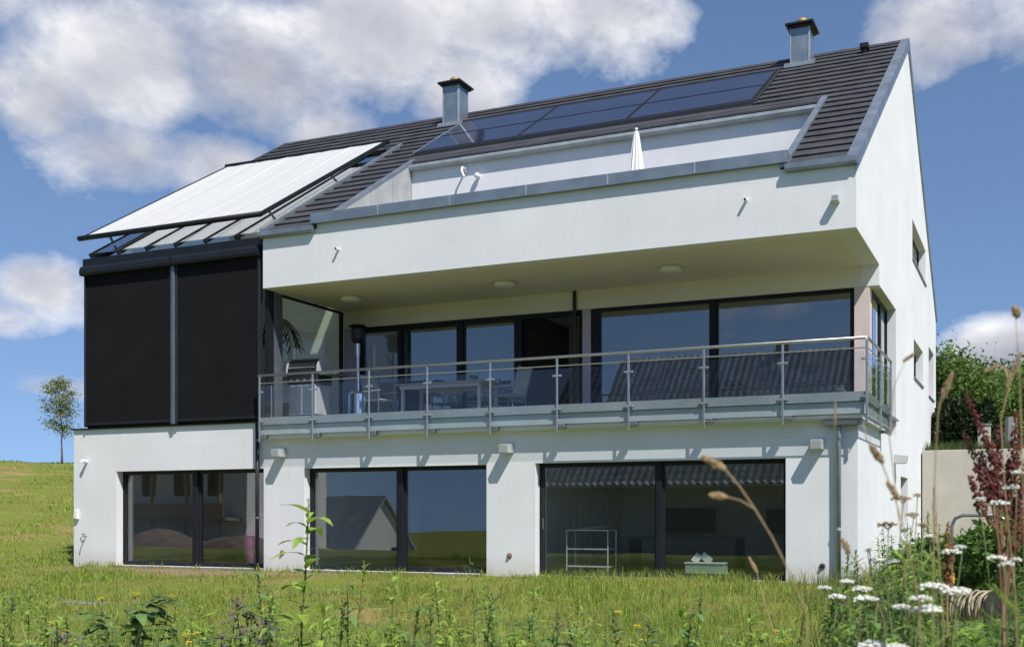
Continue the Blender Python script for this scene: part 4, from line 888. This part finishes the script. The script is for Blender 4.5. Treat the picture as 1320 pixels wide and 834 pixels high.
# ================================================================ GRASS
def blades(name, label, X, Y, Hh, W, colA, colB, dry, kind='stuff', lean=.6):
    n = len(X); Z = terrain(X, Y); a = rng.uniform(0, 2*np.pi, n); b = rng.uniform(0, 2*np.pi, n); k = rng.uniform(.15, lean, n)*Hh
    ux, uy = np.cos(a)*W/2, np.sin(a)*W/2; bx, by = np.cos(b)*k, np.sin(b)*k; V = np.zeros((n, 5, 3))
    V[:, 0] = np.stack([X-ux, Y-uy, Z-.01], 1); V[:, 1] = np.stack([X+ux, Y+uy, Z-.01], 1)
    V[:, 2] = np.stack([X+bx*.35+ux*.8, Y+by*.35+uy*.8, Z+Hh*.6], 1); V[:, 3] = np.stack([X+bx*.35-ux*.8, Y+by*.35-uy*.8, Z+Hh*.6], 1); V[:, 4] = np.stack([X+bx, Y+by, Z+Hh*rng.uniform(.8, 1.1, n)], 1)
    t_ = rng.random(n)[:, None]; col = np.array(colA)*(1-t_)+np.array(colB)*t_; dm = (rng.random(n) < dry)[:, None]
    col = np.where(dm, np.array((.30, .235, .11))*rng.uniform(.7, 1.25, n)[:, None], col*rng.uniform(.7, 1.3, n)[:, None])
    o = np_mesh(name, V, [(0, 1, 2, 3), (3, 2, 4)], col, 'grass'); return tag(o, label, 'grass', kind=kind)
def patch(x, y): return .48+.25*np.sin(x*.55+1.1+.6*np.sin(y*.7))*np.sin(y*.62+.4)+.18*np.sin(x*1.7+y*1.3)+.12*np.sin(3.1*x-2.3*y+1)
def lawn():
    N = 420000; r = 3.5*(75/3.5)**(rng.random(N)**.72); a = rng.uniform(R(-62), R(9), N); X = CAM.x+r*np.sin(a); Y = CAM.y+r*np.cos(a)
    ok = ~((X > -19.75) & (X < .02) & (Y > -.06)) & ~((X > 0) & (Y > 11.1)); soil = (X > -18.4) & (X < -11.8) & (Y > -1.7) & (Y < -.25)
    ok &= ~soil | (rng.random(N) < .10); pt = np.clip(.5+1.7*(patch(X, Y)-.5)+rng.normal(size=N)*.05, 0, 1); ok &= rng.random(N) < np.clip(.10+1.35*pt, .08, 1)
    X, Y, r, pt = X[ok], Y[ok], r[ok], pt[ok]
    Hh = rng.uniform(.025, .105, len(X))*(.35+1.25*pt)*(1+.8*np.clip((12-r)/8, 0, 1))+.010; W = np.maximum(.0055, r*.00055)*rng.uniform(.7, 1.3, len(X))
    g = rng.random(len(X)) < np.clip(pt*1.15-.1, .05, .97)
    blades('lawn_grass', 'short patchy green and yellowed grass of the lawn', X[g], Y[g], Hh[g], W[g], (.14, .24, .022), (.30, .38, .06), .10)
    blades('dry_grass', 'thin yellowish dry grass in the worn patches of the lawn', X[~g], Y[~g], Hh[~g]*.8, W[~g], (.27, .26, .055), (.40, .31, .12), .40)
lawn()
def tall_grass():
    X = []; Y = []; H = []
    for i in range(900):
        d = rng.uniform(5.5, 17); px = rng.uniform(-40, 1250); p = at(px, 700, d); n = rng.integers(6, 26); X.append(p.x+rng.normal(size=n)*.06); Y.append(p.y+rng.normal(size=n)*.06); H.append(rng.uniform(.06, .26, n)*rng.uniform(.4, 1.6))
    for i in range(140):            # along the wall and at the window sills
        x = rng.uniform(-19, 0) if i < 70 else rng.uniform(-6.6, -.4); n = rng.integers(8, 22); X.append(x+rng.normal(size=n)*.07); Y.append(np.minimum(rng.uniform(-.5, -.12)+rng.normal(size=n)*.05, -.1)); H.append(rng.uniform(.05, .22, n)*(1.0 if i < 70 else 1.25))
    X, Y, H = map(np.concatenate, (X, Y, H)); ok = ~((X > -18) & (X < -12) & (Y > -2) & (rng.random(len(X)) < .7)); X, Y, H = X[ok], Y[ok], H[ok]
    r = np.hypot(X-CAM.x, Y-CAM.y); blades('tall_grass', 'taller grass tufts scattered over the lawn and along the wall', X, Y, H, np.maximum(.007, r*.0005), (.14, .24, .03), (.30, .38, .075), .16, lean=.9)
    n = 9000; d = rng.uniform(4.8, 9.5, n); k_ = rng.integers(0, 260, n); cpx = rng.uniform(-30, 1080, 260)[k_]; cd_ = rng.uniform(4.8, 9.5, 260)[k_]; px = cpx+rng.normal(size=n)*9; d = cd_+rng.normal(size=n)*.05
    X = CAM.x+FWD.x*d+RGT.x*(px-CX_PX)/F_PX*d; Y = CAM.y+FWD.y*d+RGT.y*(px-CX_PX)/F_PX*d
    zt_ = 1.3-(rng.uniform(770, 840, 260)[k_]-HOR_PX)/F_PX*d; hh = np.clip((zt_-terrain(X, Y))*rng.uniform(.6, 1.05, n), .1, 1.1)
    blades('meadow_grass', 'tall green meadow grass blades in the foreground', X, Y, hh, np.full(n, .010), (.15, .25, .035), (.32, .40, .09), .15, lean=.55)
    # rough bank on the right
    n = 26000; d = rng.uniform(2.6, 19, n); px = 1075+345*rng.random(n)**.8+rng.normal(size=n)*30; X = CAM.x+FWD.x*d+RGT.x*(px-CX_PX)/F_PX*d; Y = CAM.y+FWD.y*d+RGT.y*(px-CX_PX)/F_PX*d
    ok = ~((X < .1) & (Y > -.1)) & (Y < 11); X, Y, d = X[ok], Y[ok], d[ok]
    blades('bank_grass', 'long rough grass on the bank beside the gable', X, Y, rng.uniform(.12, .5, len(X)), np.maximum(.006, d*.0006), (.10, .16, .025), (.20, .25, .05), .14, lean=.7)
    # fringe on the garden terrace
    n = 2500; X = rng.uniform(.05, 6, n); Y = rng.uniform(11.45, 12.6, n); o = None
    V0 = terrain(X, Y)
    a = rng.uniform(0, 6.28, n); H = rng.uniform(.1, .45, n); V = np.zeros((n, 3, 3)); V[:, 0] = np.stack([X-.012, Y, np.full(n, 3.05)], 1); V[:, 1] = np.stack([X+.012, Y, np.full(n, 3.05)], 1); V[:, 2] = np.stack([X+np.cos(a)*H*.4, Y+np.sin(a)*H*.4, 3.05+H], 1)
    tag(np_mesh('terrace_grass', V, [(0, 1, 2)], np.array((.07, .11, .03))*rng.uniform(.6, 1.5, n)[:, None], 'grass'), 'long grass along the top of the retaining wall', 'grass', kind='stuff')
tall_grass()

# ================================================================ WEEDS AND FLOWERS
def stem_curve(b, top, bow=.1, n=7, seed=0):
    r_ = random.Random(seed); b, top = Vector(b), Vector(top); s = (top-b).cross(Vector((0, 0, 1))); s = s.normalized() if s.length > 1e-4 else Vector((1, 0, 0)); L_ = (top-b).length
    k = bow*L_*r_.choice((-1, 1)); return [b+(top-b)*(i/(n-1))+s*k*math.sin(math.pi*i/(n-1))*.5+Vector((r_.uniform(-1, 1), r_.uniform(-1, 1), 0))*.004*L_ for i in range(n)]
def along(P, t):
    f = t*(len(P)-1); i = min(int(f), len(P)-2); return P[i]+(P[i+1]-P[i])*(f-i)
def foot(x, y): return Vector((x, y, tz(x, y)-.02))
# --- narrow leaved tall weed, every leaf its own part
ADJ = {'leaf_weed': 'bright green', 'leaf_blue': 'bluish green', 'leaf_bush': 'fresh green', 'leaf_dark': 'dark green'}
def leafy_weed(name, label, top, lean=(0, 0), nleaf=16, L=.17, W=.035, m='leaf_weed', spike=True, r=.006, group=None, seed=1, start=.15, separate=True, upness=.9, droop=.55, stem='stem_green'):
    if '%' in label: label = label % (('broad leaved' if W > .042 or (name == 'bank_weed' and W > .036) else 'narrow leaved')+' '+ADJ[m], 'reddish' if stem == 'stem_red' else 'green', 'with' if spike else 'without')
    rd = random.Random(seed); b = foot(top.x-lean[0], top.y-lean[1]); P = stem_curve(b, top, .06, 8, seed); t = thing(name, label, 'plant', b, group=group)
    part('stem', MB().tube(P, [r*(1.1-.75*i/7) for i in range(8)], 6), stem, t, True); allb = MB()
    for i in range(nleaf):
        s = start+(.97-start)*(i/nleaf)**.8; a = i*2.39+rd.uniform(-.5, .5); p = along(P, s); mb = MB() if separate else allb; sc_ = (1-.42*s)*rd.uniform(.75, 1.25)
        mb.leaf(p, (math.cos(a), math.sin(a), upness*rd.uniform(.5, 1.3)), L*sc_, W*sc_, droop*rd.uniform(.6, 1.3), seg=4)
        if separate: part('leaf', mb, m, t, True, False)
    if not separate: tag(part('leaves', allb, m, t, True, False), kind='stuff')
    if spike:
        mb = MB()
        for i in range(16): s = .86+.14*i/16; p = along(P, s); a = i*2.4; mb.ball(p+Vector((math.cos(a), math.sin(a), .3))*.008, .006*rd.uniform(.7, 1.2), 5, 3)
        part('flower_spike', mb, 'bud_brown' if seed % 2 else m, t)
    return t
leafy_weed('tall_weed', 'tall upright weed with long narrow leaves rising before the white pier', at(398, 642, 6.2), (.10, .05), 24, .36, .10, seed=4, r=.010, upness=.7, start=.42)
GW = 'narrow leaved weeds in the foreground'
LW = '%s weed on a %s stem %s flower spike in the rough lawn'
spec = [(332, 725, 6.0), (352, 752, 5.6), (258, 775, 6.8), (447, 745, 6.2), (470, 722, 7.2), (505, 735, 5.8), (540, 775, 6.0), (420, 770, 5.4), (560, 742, 7.6), (605, 718, 8.6), (622, 760, 6.6), (690, 752, 7.5), (718, 785, 7.0),
        (40, 742, 7.5), (62, 728, 7.2), (18, 760, 6.5), (228, 765, 8.0), (880, 780, 7.2), (905, 760, 6.8), (935, 800, 6.5), (780, 800, 6.2), (840, 790, 7.4), (965, 775, 8.0), (1005, 800, 6.5), (1040, 760, 7.5), (660, 800, 5.6), (745, 765, 8.2)]
spec += [(x_, max(y_, 805) if 90 < x_ < 235 or 275 < x_ < 345 else y_, d_) for x_, y_, d_ in [(random.uniform(-20, 640), random.uniform(748, 815), random.uniform(5.0, 7.5)) for _ in range(46)]]+[(random.uniform(640, 1080), random.uniform(775, 825), random.uniform(5.0, 7.5)) for _ in range(16)]
for i, (px, py, d) in enumerate(spec):
    leafy_weed('weed', LW, at(px, py, d), (random.uniform(-.12, .12), random.uniform(-.08, .08)), random.randint(18, 30), random.uniform(.15, .33), random.uniform(.02, .062), 'leaf_weed' if i % 3 else 'leaf_blue', i % 2 == 0, .006, GW, 20+i, .42, False, random.uniform(.5, 1.1), stem='stem_red' if i % 4 == 0 else 'stem_green')
# weeds on the bank at the right
GB = 'leafy weeds crowding the bank beside the gable'; LB = '%s weed on a %s stem %s flower spike on the bank'
k = 0
for i in range(120):
    d = random.uniform(3.0, 8.5); px = random.uniform(1075, 1345); py = random.uniform(735, 815) if px < 1150 else random.uniform(700, 800)
    if 1215 < px < 1320 and d < 9.4: py = max(py, 800)
    leafy_weed('bank_weed', LB, at(px, py, d), (random.uniform(-.1, .1), random.uniform(-.1, .1)), random.randint(30, 46), random.uniform(.14, .24), random.uniform(.022, .05), random.choice(('leaf_weed', 'leaf_blue', 'leaf_bush', 'leaf_dark')), i % 3 == 0, .005, GB, 100+i, .30, False, random.uniform(.4, 1.1))
for i in range(44):
    px = random.uniform(1092, 1212); d = random.uniform(4.2, 9); leafy_weed('bank_weed', LB, at(px, random.uniform(695, 775), d), (random.uniform(-.1, .1), 0), random.randint(34, 50), random.uniform(.12, .22), random.uniform(.014, .034), random.choice(('leaf_weed', 'leaf_bush', 'leaf_dark')), i % 2 == 0, .004, GB, 700+i, .35, False, random.uniform(.6, 1.2))
GA = 'weeds along the foot of the gable wall'; LA = '%s weed on a %s stem %s flower spike at the gable foot'
for i in range(46):
    x = random.uniform(.25, 2.6); y = random.uniform(-1.5, 9.5) if x > .5 else random.uniform(-.5, 9); h = random.uniform(.5, 1.15)*(1.25 if i % 5 == 0 else 1)
    leafy_weed('wall_weed', LA, Vector((x, y, tz(x, y)+h)), (random.uniform(-.08, .08), 0), 34, .26, .06, random.choice(('leaf_weed', 'leaf_bush', 'leaf_dark')), True, .006, GA, 300+i, .08, False, .8)
# leafy shrubs behind the hose reel
for i, (px, py, d, w_, l) in enumerate(((1215, 690, 12.5, .7, 'large leaved green shrub left of the hose cart handle'), (1285, 682, 12, .75, 'large leaved green shrub directly behind the hose cart'), (1335, 650, 11, .8, 'large leaved green shrub on the far side of the hose cart'))):
    p = at(px, py, d); z0 = tz(p.x, p.y); h = p.z-z0; t = thing('shrub', l, 'shrub', (p.x, p.y, z0), group='shrubs behind the hose cart')
    pts = rng.normal(size=(1500, 3)); pts /= np.linalg.norm(pts, axis=1)[:, None]; pts *= (rng.uniform(.3, 1, 1500)**.4)[:, None]*np.array([w_, w_*.8, h*.5]); pts += np.array((p.x, p.y, z0+h*.52))
    leaf_cloud('foliage', pts, .10, (.07, .15, .028), (.15, .25, .055), t); mb = MB()
    for q in range(6): mb.tube([(p.x, p.y, z0-.05), (p.x+random.uniform(-.3, .3), p.y+random.uniform(-.3, .3), z0+h*.7)], .012, 5)
    part('stem', mb, 'stem_green', t)
# --- mustard: lobed leaves low, yellow heads on thin stalks
def mustard(label, base_px, d, heads, spread, hleaf, seed):
    rd = random.Random(seed); c = at(base_px[0], base_px[1], d); b = foot(c.x, c.y); t = thing('mustard_plant', label, 'plant', b, group='yellow flowering plants')
    for hx_, hy_ in heads:
        tp = at(hx_, hy_, d+rd.uniform(-.1, .1)); P = stem_curve(b, tp, .08, 7, seed+int(hx_)); part('stem', MB().tube(P, [.007-.0007*i for i in range(7)], 6), 'stem_green', t, True); mb = MB()
        for i in range(9):
            a = i*2.4; q = tp+Vector((math.cos(a), math.sin(a), rd.uniform(-.6, .7)))*.016
            for j in range(4): aa = j*1.57+a; mb.leaf(q, (math.cos(aa), math.sin(aa), .5), .013, .011, .1, seg=2)
        part('flower_head', mb, 'petal_yellow', t, False, False)
    for i in range(int(hleaf)):
        a = rd.uniform(0, 6.28); rr = rd.uniform(.05, spread); z = rd.uniform(b.z+.25, c.z-.01); p = Vector((b.x+rr*math.cos(a), b.y+rr*math.sin(a), z)); dr = Vector((math.cos(a), math.sin(a), rd.uniform(.0, .9))); mb = MB(); mb.leaf(p, dr, .20, .075, .5, seg=5)
        sd_ = dr.cross(Vector((0, 0, 1))).normalized()
        for s_ in (-1, 1):
            for q_ in (.25, .5): mb.leaf(p+dr.normalized()*.20*q_*.8, dr*.6+sd_*s_, .075, .045, .3, seg=3)
        part('leaf', mb, 'leaf_blue', t, True, False)
    return t
mustard('dark leaved bushy plant with small yellow flower heads before the left window', (165, 775, ), 6.4, [(130, 772), (176, 766), (222, 768), (184, 820)], .27, 90, 1)
mustard('yellow flowering plant with few leaves beside the violet flowers at the lawn edge', (75, 815), 6.0, [(68, 803), (84, 819)], .14, 24, 2)
mustard('yellow flowering plant between the dark leaved bush and the violet flowers', (245, 820), 6.0, [(240, 818), (252, 817), (243, 829)], .12, 18, 3)
mustard('small yellow flowering plant in the open lawn before the widest window', (815, 828), 6.3, [(797, 826), (822, 808), (828, 826), (797, 790)], .12, 12, 4)
mustard('pale yellow spiky flowering plant before the corner of the house', (1006, 822), 6.0, [(1000, 815), (1004, 826), (1018, 825)], .10, 10, 5)
mustard('yellow flowering plant in the lawn before the middle window', (690, 798), 8.5, [(684, 792), (700, 801)], .10, 10, 6)
# --- violet phacelia
def phacelia(label, heads, d, seed):
    rd = random.Random(seed); c = at(heads[0][0], heads[0][1], d); b = foot(c.x, c.y); t = thing('violet_flower', label, 'plant', b, group='violet flowering plants')
    for hx_, hy_ in heads:
        tp = at(hx_, hy_, d+rd.uniform(-.15, .15)); P = stem_curve(b, tp, .08, 7, seed+int(hx_)); part('stem', MB().tube(P, [.006-.0005*i for i in range(7)], 6), 'stem_green', t, True); mb = MB(); m2 = MB()
        for i in range(20):
            q = tp+Vector((rd.gauss(0, .022), rd.gauss(0, .022), rd.gauss(0, .02)))
            if i % 2:
                for j in range(5): aa = j*1.257; mb.leaf(q, (math.cos(aa), math.sin(aa), .6), .014, .011, .1, seg=2)
            else: m2.ball(q, .009, 5, 3)
        part('flower_head', mb, 'petal_violet', t, False, False); tag(part('bud_cluster', m2, 'bud_brown', t), kind='stuff')
        for i in range(6): s_ = rd.uniform(.55, .95); a = rd.uniform(0, 6.28); part('leaf', MB().leaf(along(P, s_), (math.cos(a), math.sin(a), .5), .11, .06, .5), 'leaf_blue', t, True, False)
phacelia('violet flowering plant with brownish buds before the left downpipe', [(305, 778), (318, 790), (298, 800), (325, 798), (312, 815), (290, 822), (335, 812)], 6.0, 3)
phacelia('violet flowering plant with blue heads at the lawn edge below the slope', [(72, 822), (85, 826), (100, 830)], 5.8, 4)
phacelia('faded grey violet flowering plant low between narrow leaved weeds', [(345, 800), (350, 815), (338, 826)], 5.6, 6)
# --- yarrow
def yarrow(heads, d, seed, label, white=True):
    rd = random.Random(seed); c = at(heads[0][0], heads[0][1], d); b = foot(c.x+rd.uniform(-.05, .05), c.y+.05); t = thing('yarrow', label, 'plant', b, group='white yarrow plants')
    for hx_, hy_ , w_ in heads:
        tp = at(hx_, hy_, d+rd.uniform(-.08, .08)); R_ = w_*.44/F_PX*d; P = stem_curve(b, tp-Vector((0, 0, R_*.7)), .06, 8, seed+int(hx_)); part('stem', MB().tube(P, [.0030-.0002*i for i in range(8)], 5), 'stem_green', t, True)
        mb = MB(); st = MB(); n = 34
        for i in range(n):
            rr = R_*math.sqrt((i+.5)/n); a = i*2.4; q = tp+Vector((rr*math.cos(a), rr*math.sin(a), -.22*rr*rr/R_+rd.uniform(-.004, .004))); mb.ball(q, R_*.17*rd.uniform(.8, 1.15), 6, 3, .55)
            if i % 4 == 0: st.tube([P[-1], q], .0012, 4, False)
        part('flower_head', mb, 'petal_white' if white else 'straw', t, True); part('branch', st, 'stem_green', t)
    for i in range(16):
        s_ = rd.uniform(.3, .93); a = rd.uniform(0, 6.28); p = along(P, s_); dr = Vector((math.cos(a), math.sin(a), .7)).normalized(); sd_ = dr.cross(Vector((0, 0, 1))).normalized(); mb = MB()
        for j in range(8):
            for g_ in (-1, 1): mb.leaf(p+dr*(.015+.012*j), sd_*g_+dr*.5, .022*(1-.06*j), .006, .1, seg=2)
        mb.tube([p, p+dr*.12], .0015, 4); part('leaf', mb, 'leaf_weed', t, False, False)
yarrow([(1063, 756, 20), (1079, 767, 26)], 3.2, 1, 'white yarrow beside the foot of the zinc downpipe')
yarrow([(1092, 748, 22), (1111, 757, 30), (1116, 769, 36)], 3.0, 2, 'white yarrow with three flat heads before the gable corner')
yarrow([(1204, 753, 42), (1233, 759, 42)], 2.5, 3, 'white yarrow with two broad heads before the hose coil')
yarrow([(1187, 769, 34), (1194, 782, 46), (1162, 781, 26)], 2.4, 4, 'white yarrow with three bright heads below the pair before the hose coil')
yarrow([(1125, 828, 44), (1157, 832, 32)], 2.4, 5, 'white yarrow low in the grass with two heads side by side')
yarrow([(1227, 709, 30), (1238, 704, 18)], 3.0, 6, 'white yarrow in front of the bent steel tube')
yarrow([(1285, 717, 28), (1297, 725, 24), (1309, 720, 18)], 2.8, 7, 'white yarrow over the coiled hose')
yarrow([(1289, 646, 30), (1303, 626, 26), (1264, 642, 16), (1312, 608, 20)], 3.0, 8, 'white yarrow rising among the red seed spikes')
yarrow([(1162, 640, 30), (1144, 674, 30), (1183, 637, 14), (1176, 662, 20), (1190, 675, 18)], 3.3, 9, 'greyish yarrow with several small flat heads before the gable', False)
yarrow([(1199, 690, 22), (1130, 720, 24), (1150, 722, 22), (1120, 708, 12)], 3.4, 10, 'pale yarrow with scattered heads at the gable foot')
# --- dock with red seed spikes
def dock(label, spikes, root, d, m, seed):
    rd = random.Random(seed); c = at(root[0], root[1], d); b = foot(c.x, c.y); t = thing('dock_plant', label, 'plant', b, group='dock plants with seed spikes'); P = [b, b+(c-b)*.5, c]; part('stem', MB().tube(P, [.007, .006, .005], 7), 'stem_red', t, True)
    for (x0, y0), (x1, y1) in spikes:
        a = at(x0, y0, d+rd.uniform(-.05, .05)); q = at(x1, y1, d); j = along(P, rd.uniform(.75, 1)); part('branch', MB().tube([j, q, a], [.005, .004, .0015], 5), 'stem_red', t); mb = MB(); n = 90
        for i in range(n):
            s_ = i/n; p = q+(a-q)*s_; w_ = .0145*(1-.6*s_)*(1+.35*math.sin(i*.7)); an = i*2.4; p = p+Vector((math.cos(an)*w_, math.sin(an)*w_, rd.uniform(-.012, .012))); mb.ball(p, .0064*(1-.4*s_)*rd.uniform(.7, 1.25), 5, 3, 1.1)
        part('seed_spike', mb, m, t)
    for i in range(7): a = i*1.1; part('leaf', MB().leaf(along(P, .25+.09*i), (math.cos(a), math.sin(a), .6), .22, .05, .5), 'leaf_dark', t, True, False)
dock('tall dock with dark red seed spikes before the retaining wall', [((1245, 507), (1284, 598)), ((1242, 562), (1280, 628)), ((1286, 550), (1288, 625)), ((1256, 600), (1279, 650)), ((1250, 615), (1268, 662)), ((1318, 560), (1300, 640)), ((1300, 590), (1296, 660)), ((1322, 600), (1308, 668)), ((1272, 560), (1290, 640)), ((1310, 530), (1304, 620)), ((1264, 580), (1284, 650)), ((1330, 570), (1312, 650)), ((1306, 640), (1300, 700)), ((1318, 655), (1306, 715))], (1294, 690), 3.4, 'dock_red', 1)
dock('rusty brown dock spike beside the steel tube handle', [((1222, 672), (1221, 742)), ((1228, 700), (1222, 755))], (1221, 765), 4.2, 'dock_rust', 2)
# --- tall seeding grasses close to the camera
def seed_grass(label, pts, heads, d, r=.0015, m='straw'):
    P = [at(x, y, d) for x, y in pts]; b = foot(P[-1].x+.03, P[-1].y+.03); t = thing('seed_grass', label, 'grass stalk', b, group='tall seeding grass stalks')
    part('stalk', MB().tube(P+[b], [r*.7]+[r]*len(P), 6), m, t, True)
    for (x0, y0), (x1, y1), w_, joint in heads:
        a, q = at(x0, y0, d), at(x1, y1, d); mb = MB(); n = 120; W_ = w_*.40/F_PX*d
        for i in range(n):
            s_ = i/n; an = i*2.4; k_ = math.sin(math.pi*min(1, s_*.9+.08))**.6; dr = (a-q).normalized(); u = dr.orthogonal().normalized(); v = dr.cross(u); mb.ball(q+(a-q)*s_+(u*math.cos(an)+v*math.sin(an))*W_*random.uniform(.5, 1.15)*k_, W_*random.uniform(.2, .38), 5, 3, 1.5)
        part('seed_head', mb, 'straw', t)
        if joint: part('side_stalk', MB().tube([q, at((x1+joint[0])/2, y1+(joint[1]-y1)*.3, d), at(*joint, d)], r*.8, 6), m, t)
seed_grass('brown forked grass stalk with two seed heads leaning over the widest window', [(933, 603), (952, 625), (973, 656), (995, 692), (1012, 726), (1040, 790)], [((904, 588), (934, 604), 11, None), ((914, 638), (936, 640), 9, (973, 656))], 1.9)
seed_grass('brown grass stalk with two seed heads before the gable corner', [(1112, 545), (1118, 568), (1138, 600), (1152, 635), (1170, 700), (1185, 780)], [((1122, 574), (1138, 596), 11, None), ((1143, 620), (1158, 642), 9, None)], 2.1)
seed_grass('thick straw coloured seed head standing upright before the trees', [(1215, 500), (1209, 535), (1206, 590), (1204, 660), (1202, 780)], [((1228, 480), (1213, 516), 10, None)], 2.3)
seed_grass('single brown seed head on a thin stalk against the sky', [(1309, 405), (1313, 460), (1316, 540), (1319, 640), (1322, 780)], [((1306, 396), (1313, 408), 12, None)], 2.2)
seed_grass('small brown seed head low beside the zinc downpipe', [(1094, 712), (1105, 724), (1120, 745), (1140, 800)], [((1084, 694), (1095, 712), 9, None)], 2.4)
seed_grass('thin pale grass stalk standing before the zinc downpipe', [(1077, 518), (1076, 600), (1077, 690), (1080, 790)], [((1077, 516), (1076, 548), 4, None)], 2.4, .001, 'stem_green')
seed_grass('thin grass stalk with pale drooping tip before the gable window', [(1168, 462), (1152, 500), (1146, 560), (1160, 680), (1172, 790)], [((1180, 455), (1164, 466), 5, None)], 2.6, .0014)
seed_grass('yellowish grass stalk with loose head at the edge of the bank', [(1296, 470), (1300, 500), (1290, 540), (1296, 640), (1310, 780)], [((1316, 455), (1297, 500), 9, None), ((1268, 480), (1290, 470), 5, (1300, 492))], 2.6, .0016)
seed_grass('slim green brown spike standing before the retaining wall', [(1205, 660), (1210, 720), (1215, 790)], [((1204, 628), (1206, 700), 7, None)], 2.6, .0018)
seed_grass('short straw seed head in the lawn before the widest window', [(975, 735), (985, 775), (1000, 820)], [((965, 718), (976, 738), 6, None)], 3.2, .0016)

# ================================================================ ACROSS THE LAWN, BEHIND THE VIEWER (seen mirrored in the glass)
def wave_roof(mb, x0, x1, ya, za, yb, zb, pitch=.30, rows=22):
    nx = int((x1-x0)/pitch*6); base = len(mb.v)
    for j in range(rows*2):
        row = j//2; s_ = (row+(j % 2)*.985)/rows; lift = .0 if j % 2 else .12
        for i in range(nx+1): x = x0+(x1-x0)*i/nx; mb.v.append((x, ya+(yb-ya)*s_, za+(zb-za)*s_+lift+.06*math.sin(2*math.pi*x/pitch)))
    for j in range(rows*2-1):
        for i in range(nx): a = base+j*(nx+1)+i; mb.f.append((a, a+1, a+nx+2, a+nx+1))
def neighbour():
    x0, x1, ye, yr, ze, zr = -22.5, 5.5, -30.0, -38.0, 2.75, 11.6; zb = -3.6
    t = thing('neighbour_house', 'neighbouring house with broad dark pantile roof, mirrored in the widest windows', 'house', (-8.5, -38, zb))
    part('wall', MB().prism([(ye-.6, zb), (2*yr-ye+.6, zb), (2*yr-ye+.6, ze+.2), (yr, zr-.35), (ye-.6, ze+.2)], [], YZ, x0+.4, x1-.4), 'far_grey', t)
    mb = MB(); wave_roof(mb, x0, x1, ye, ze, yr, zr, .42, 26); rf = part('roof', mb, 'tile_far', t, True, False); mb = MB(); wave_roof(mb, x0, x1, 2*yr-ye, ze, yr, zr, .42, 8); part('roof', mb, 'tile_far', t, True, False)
    part('chimney', MB().cbox(-12, -11.2, -38.4, -37.6, 10, 12.2, .03), 'far_grey', rf); part('gutter', MB().tube([(x0, ye+.06, ze-.03), (x1, ye+.06, ze-.03)], .07, 8), 'zinc', rf)
    for x in (): w_ = part('window', MB().prism(rect(x, x+1.4, -.8, .9), [rect(x+.1, x+1.3, -.7, .8)], XZ, ye-.62, ye-.54), 'white_plastic', t); part('pane', MB().box(x+.1, x+1.3, ye-.60, ye-.58, -.7, .8), 'black_screen', w_)
neighbour()
def gable_house():
    c = Vector((-56, -58, -6.2)); t = thing('gabled_house', 'small white gabled house with dark roof, mirrored in the middle window', 'house', c, R(-72), world=False)
    w, l, he, hr = 3.3, 5.5, 4.2, 8.9
    part('wall', MB().prism([(-w, 0), (w, 0), (w, he), (0, hr-.2), (-w, he)], [], XZ, -l, l), 'far_white', t)
    rf = part('roof', MB().add([(-w-.4, -l-.3, he-.5), (-w-.4, l+.3, he-.5), (0, -l-.3, hr), (0, l+.3, hr), (-w-.4, -l-.3, he-.2), (-w-.4, l+.3, he-.2), (0, -l-.3, hr+.25), (0, l+.3, hr+.25)], [(0,1,3,2),(4,6,7,5),(0,4,5,1),(0,2,6,4),(1,5,7,3)])
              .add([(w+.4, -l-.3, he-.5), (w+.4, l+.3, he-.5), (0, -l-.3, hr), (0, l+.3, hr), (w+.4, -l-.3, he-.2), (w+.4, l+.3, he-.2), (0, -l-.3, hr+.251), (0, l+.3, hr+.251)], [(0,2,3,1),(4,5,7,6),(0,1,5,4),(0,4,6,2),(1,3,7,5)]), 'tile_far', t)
    part('window', MB().cbox(.9, 2.0, l+.001, l+.06, 2.6, 4.6, .02), 'black_screen', t); part('window', MB().cbox(-2.4, -1.2, l+.001, l+.06, 1.0, 2.8, .02), 'black_screen', t)
gable_house()
def barn():
    t = thing('terraced_building', 'pale building with timber balcony band, mirrored in the left window', 'house', (-48, -29.5, -3))
    part('wall', MB().box(-58, -38.5, -33, -26, -3.5, 4.8), 'far_white', t); part('roof', MB().prism([(-25.2, 4.9), (-29.5, 8.0), (-33.8, 4.9), (-33.8, 4.7), (-25.2, 4.7)], [], YZ, -58.5, -38.0), 'tile_far', t)
    for i in range(4): part('balcony_board', MB().cbox(-57, -39, -24.9, -24.82, 1.15+i*.2, 1.33+i*.2, .01), 'wood', t)
    for i in range(8): part('balcony_post', MB().box(-57+i*2.5, -56.86+i*2.5, -25.05, -24.9, -3, 4.7), 'wood', t); 
    for i in range(7): part('window', MB().box(-56.3+i*2.5, -55.2+i*2.5, -25.998, -25.94, 2.4, 3.9), 'black_screen', t)
    part('balcony_slab', MB().box(-57.2, -38.8, -25.998, -24.8, .95, 1.12), 'far_grey', t)
barn()
mb = MB(); n = 40
for j in range(13):
    for i in range(n+1):
        u, v = i/n, j/12; x = -47+u*14; y = -24.6+v*4.5; h = .95*math.sin(math.pi*v)**.8*(.7+.3*math.sin(u*17)+.15*math.sin(u*41+v*6))*math.sin(math.pi*u)**.3; mb.v.append((x, y, tz(x, y)-.15+max(0, h)))
for j in range(12):
    for i in range(n): a = j*(n+1)+i; mb.f.append((a, a+1, a+n+2, a+n+1))
tag(part('soil_heap', mb, 'soil_heap', None, True, False), 'long heap of reddish brown excavated soil, mirrored in the left window', 'soil heap')
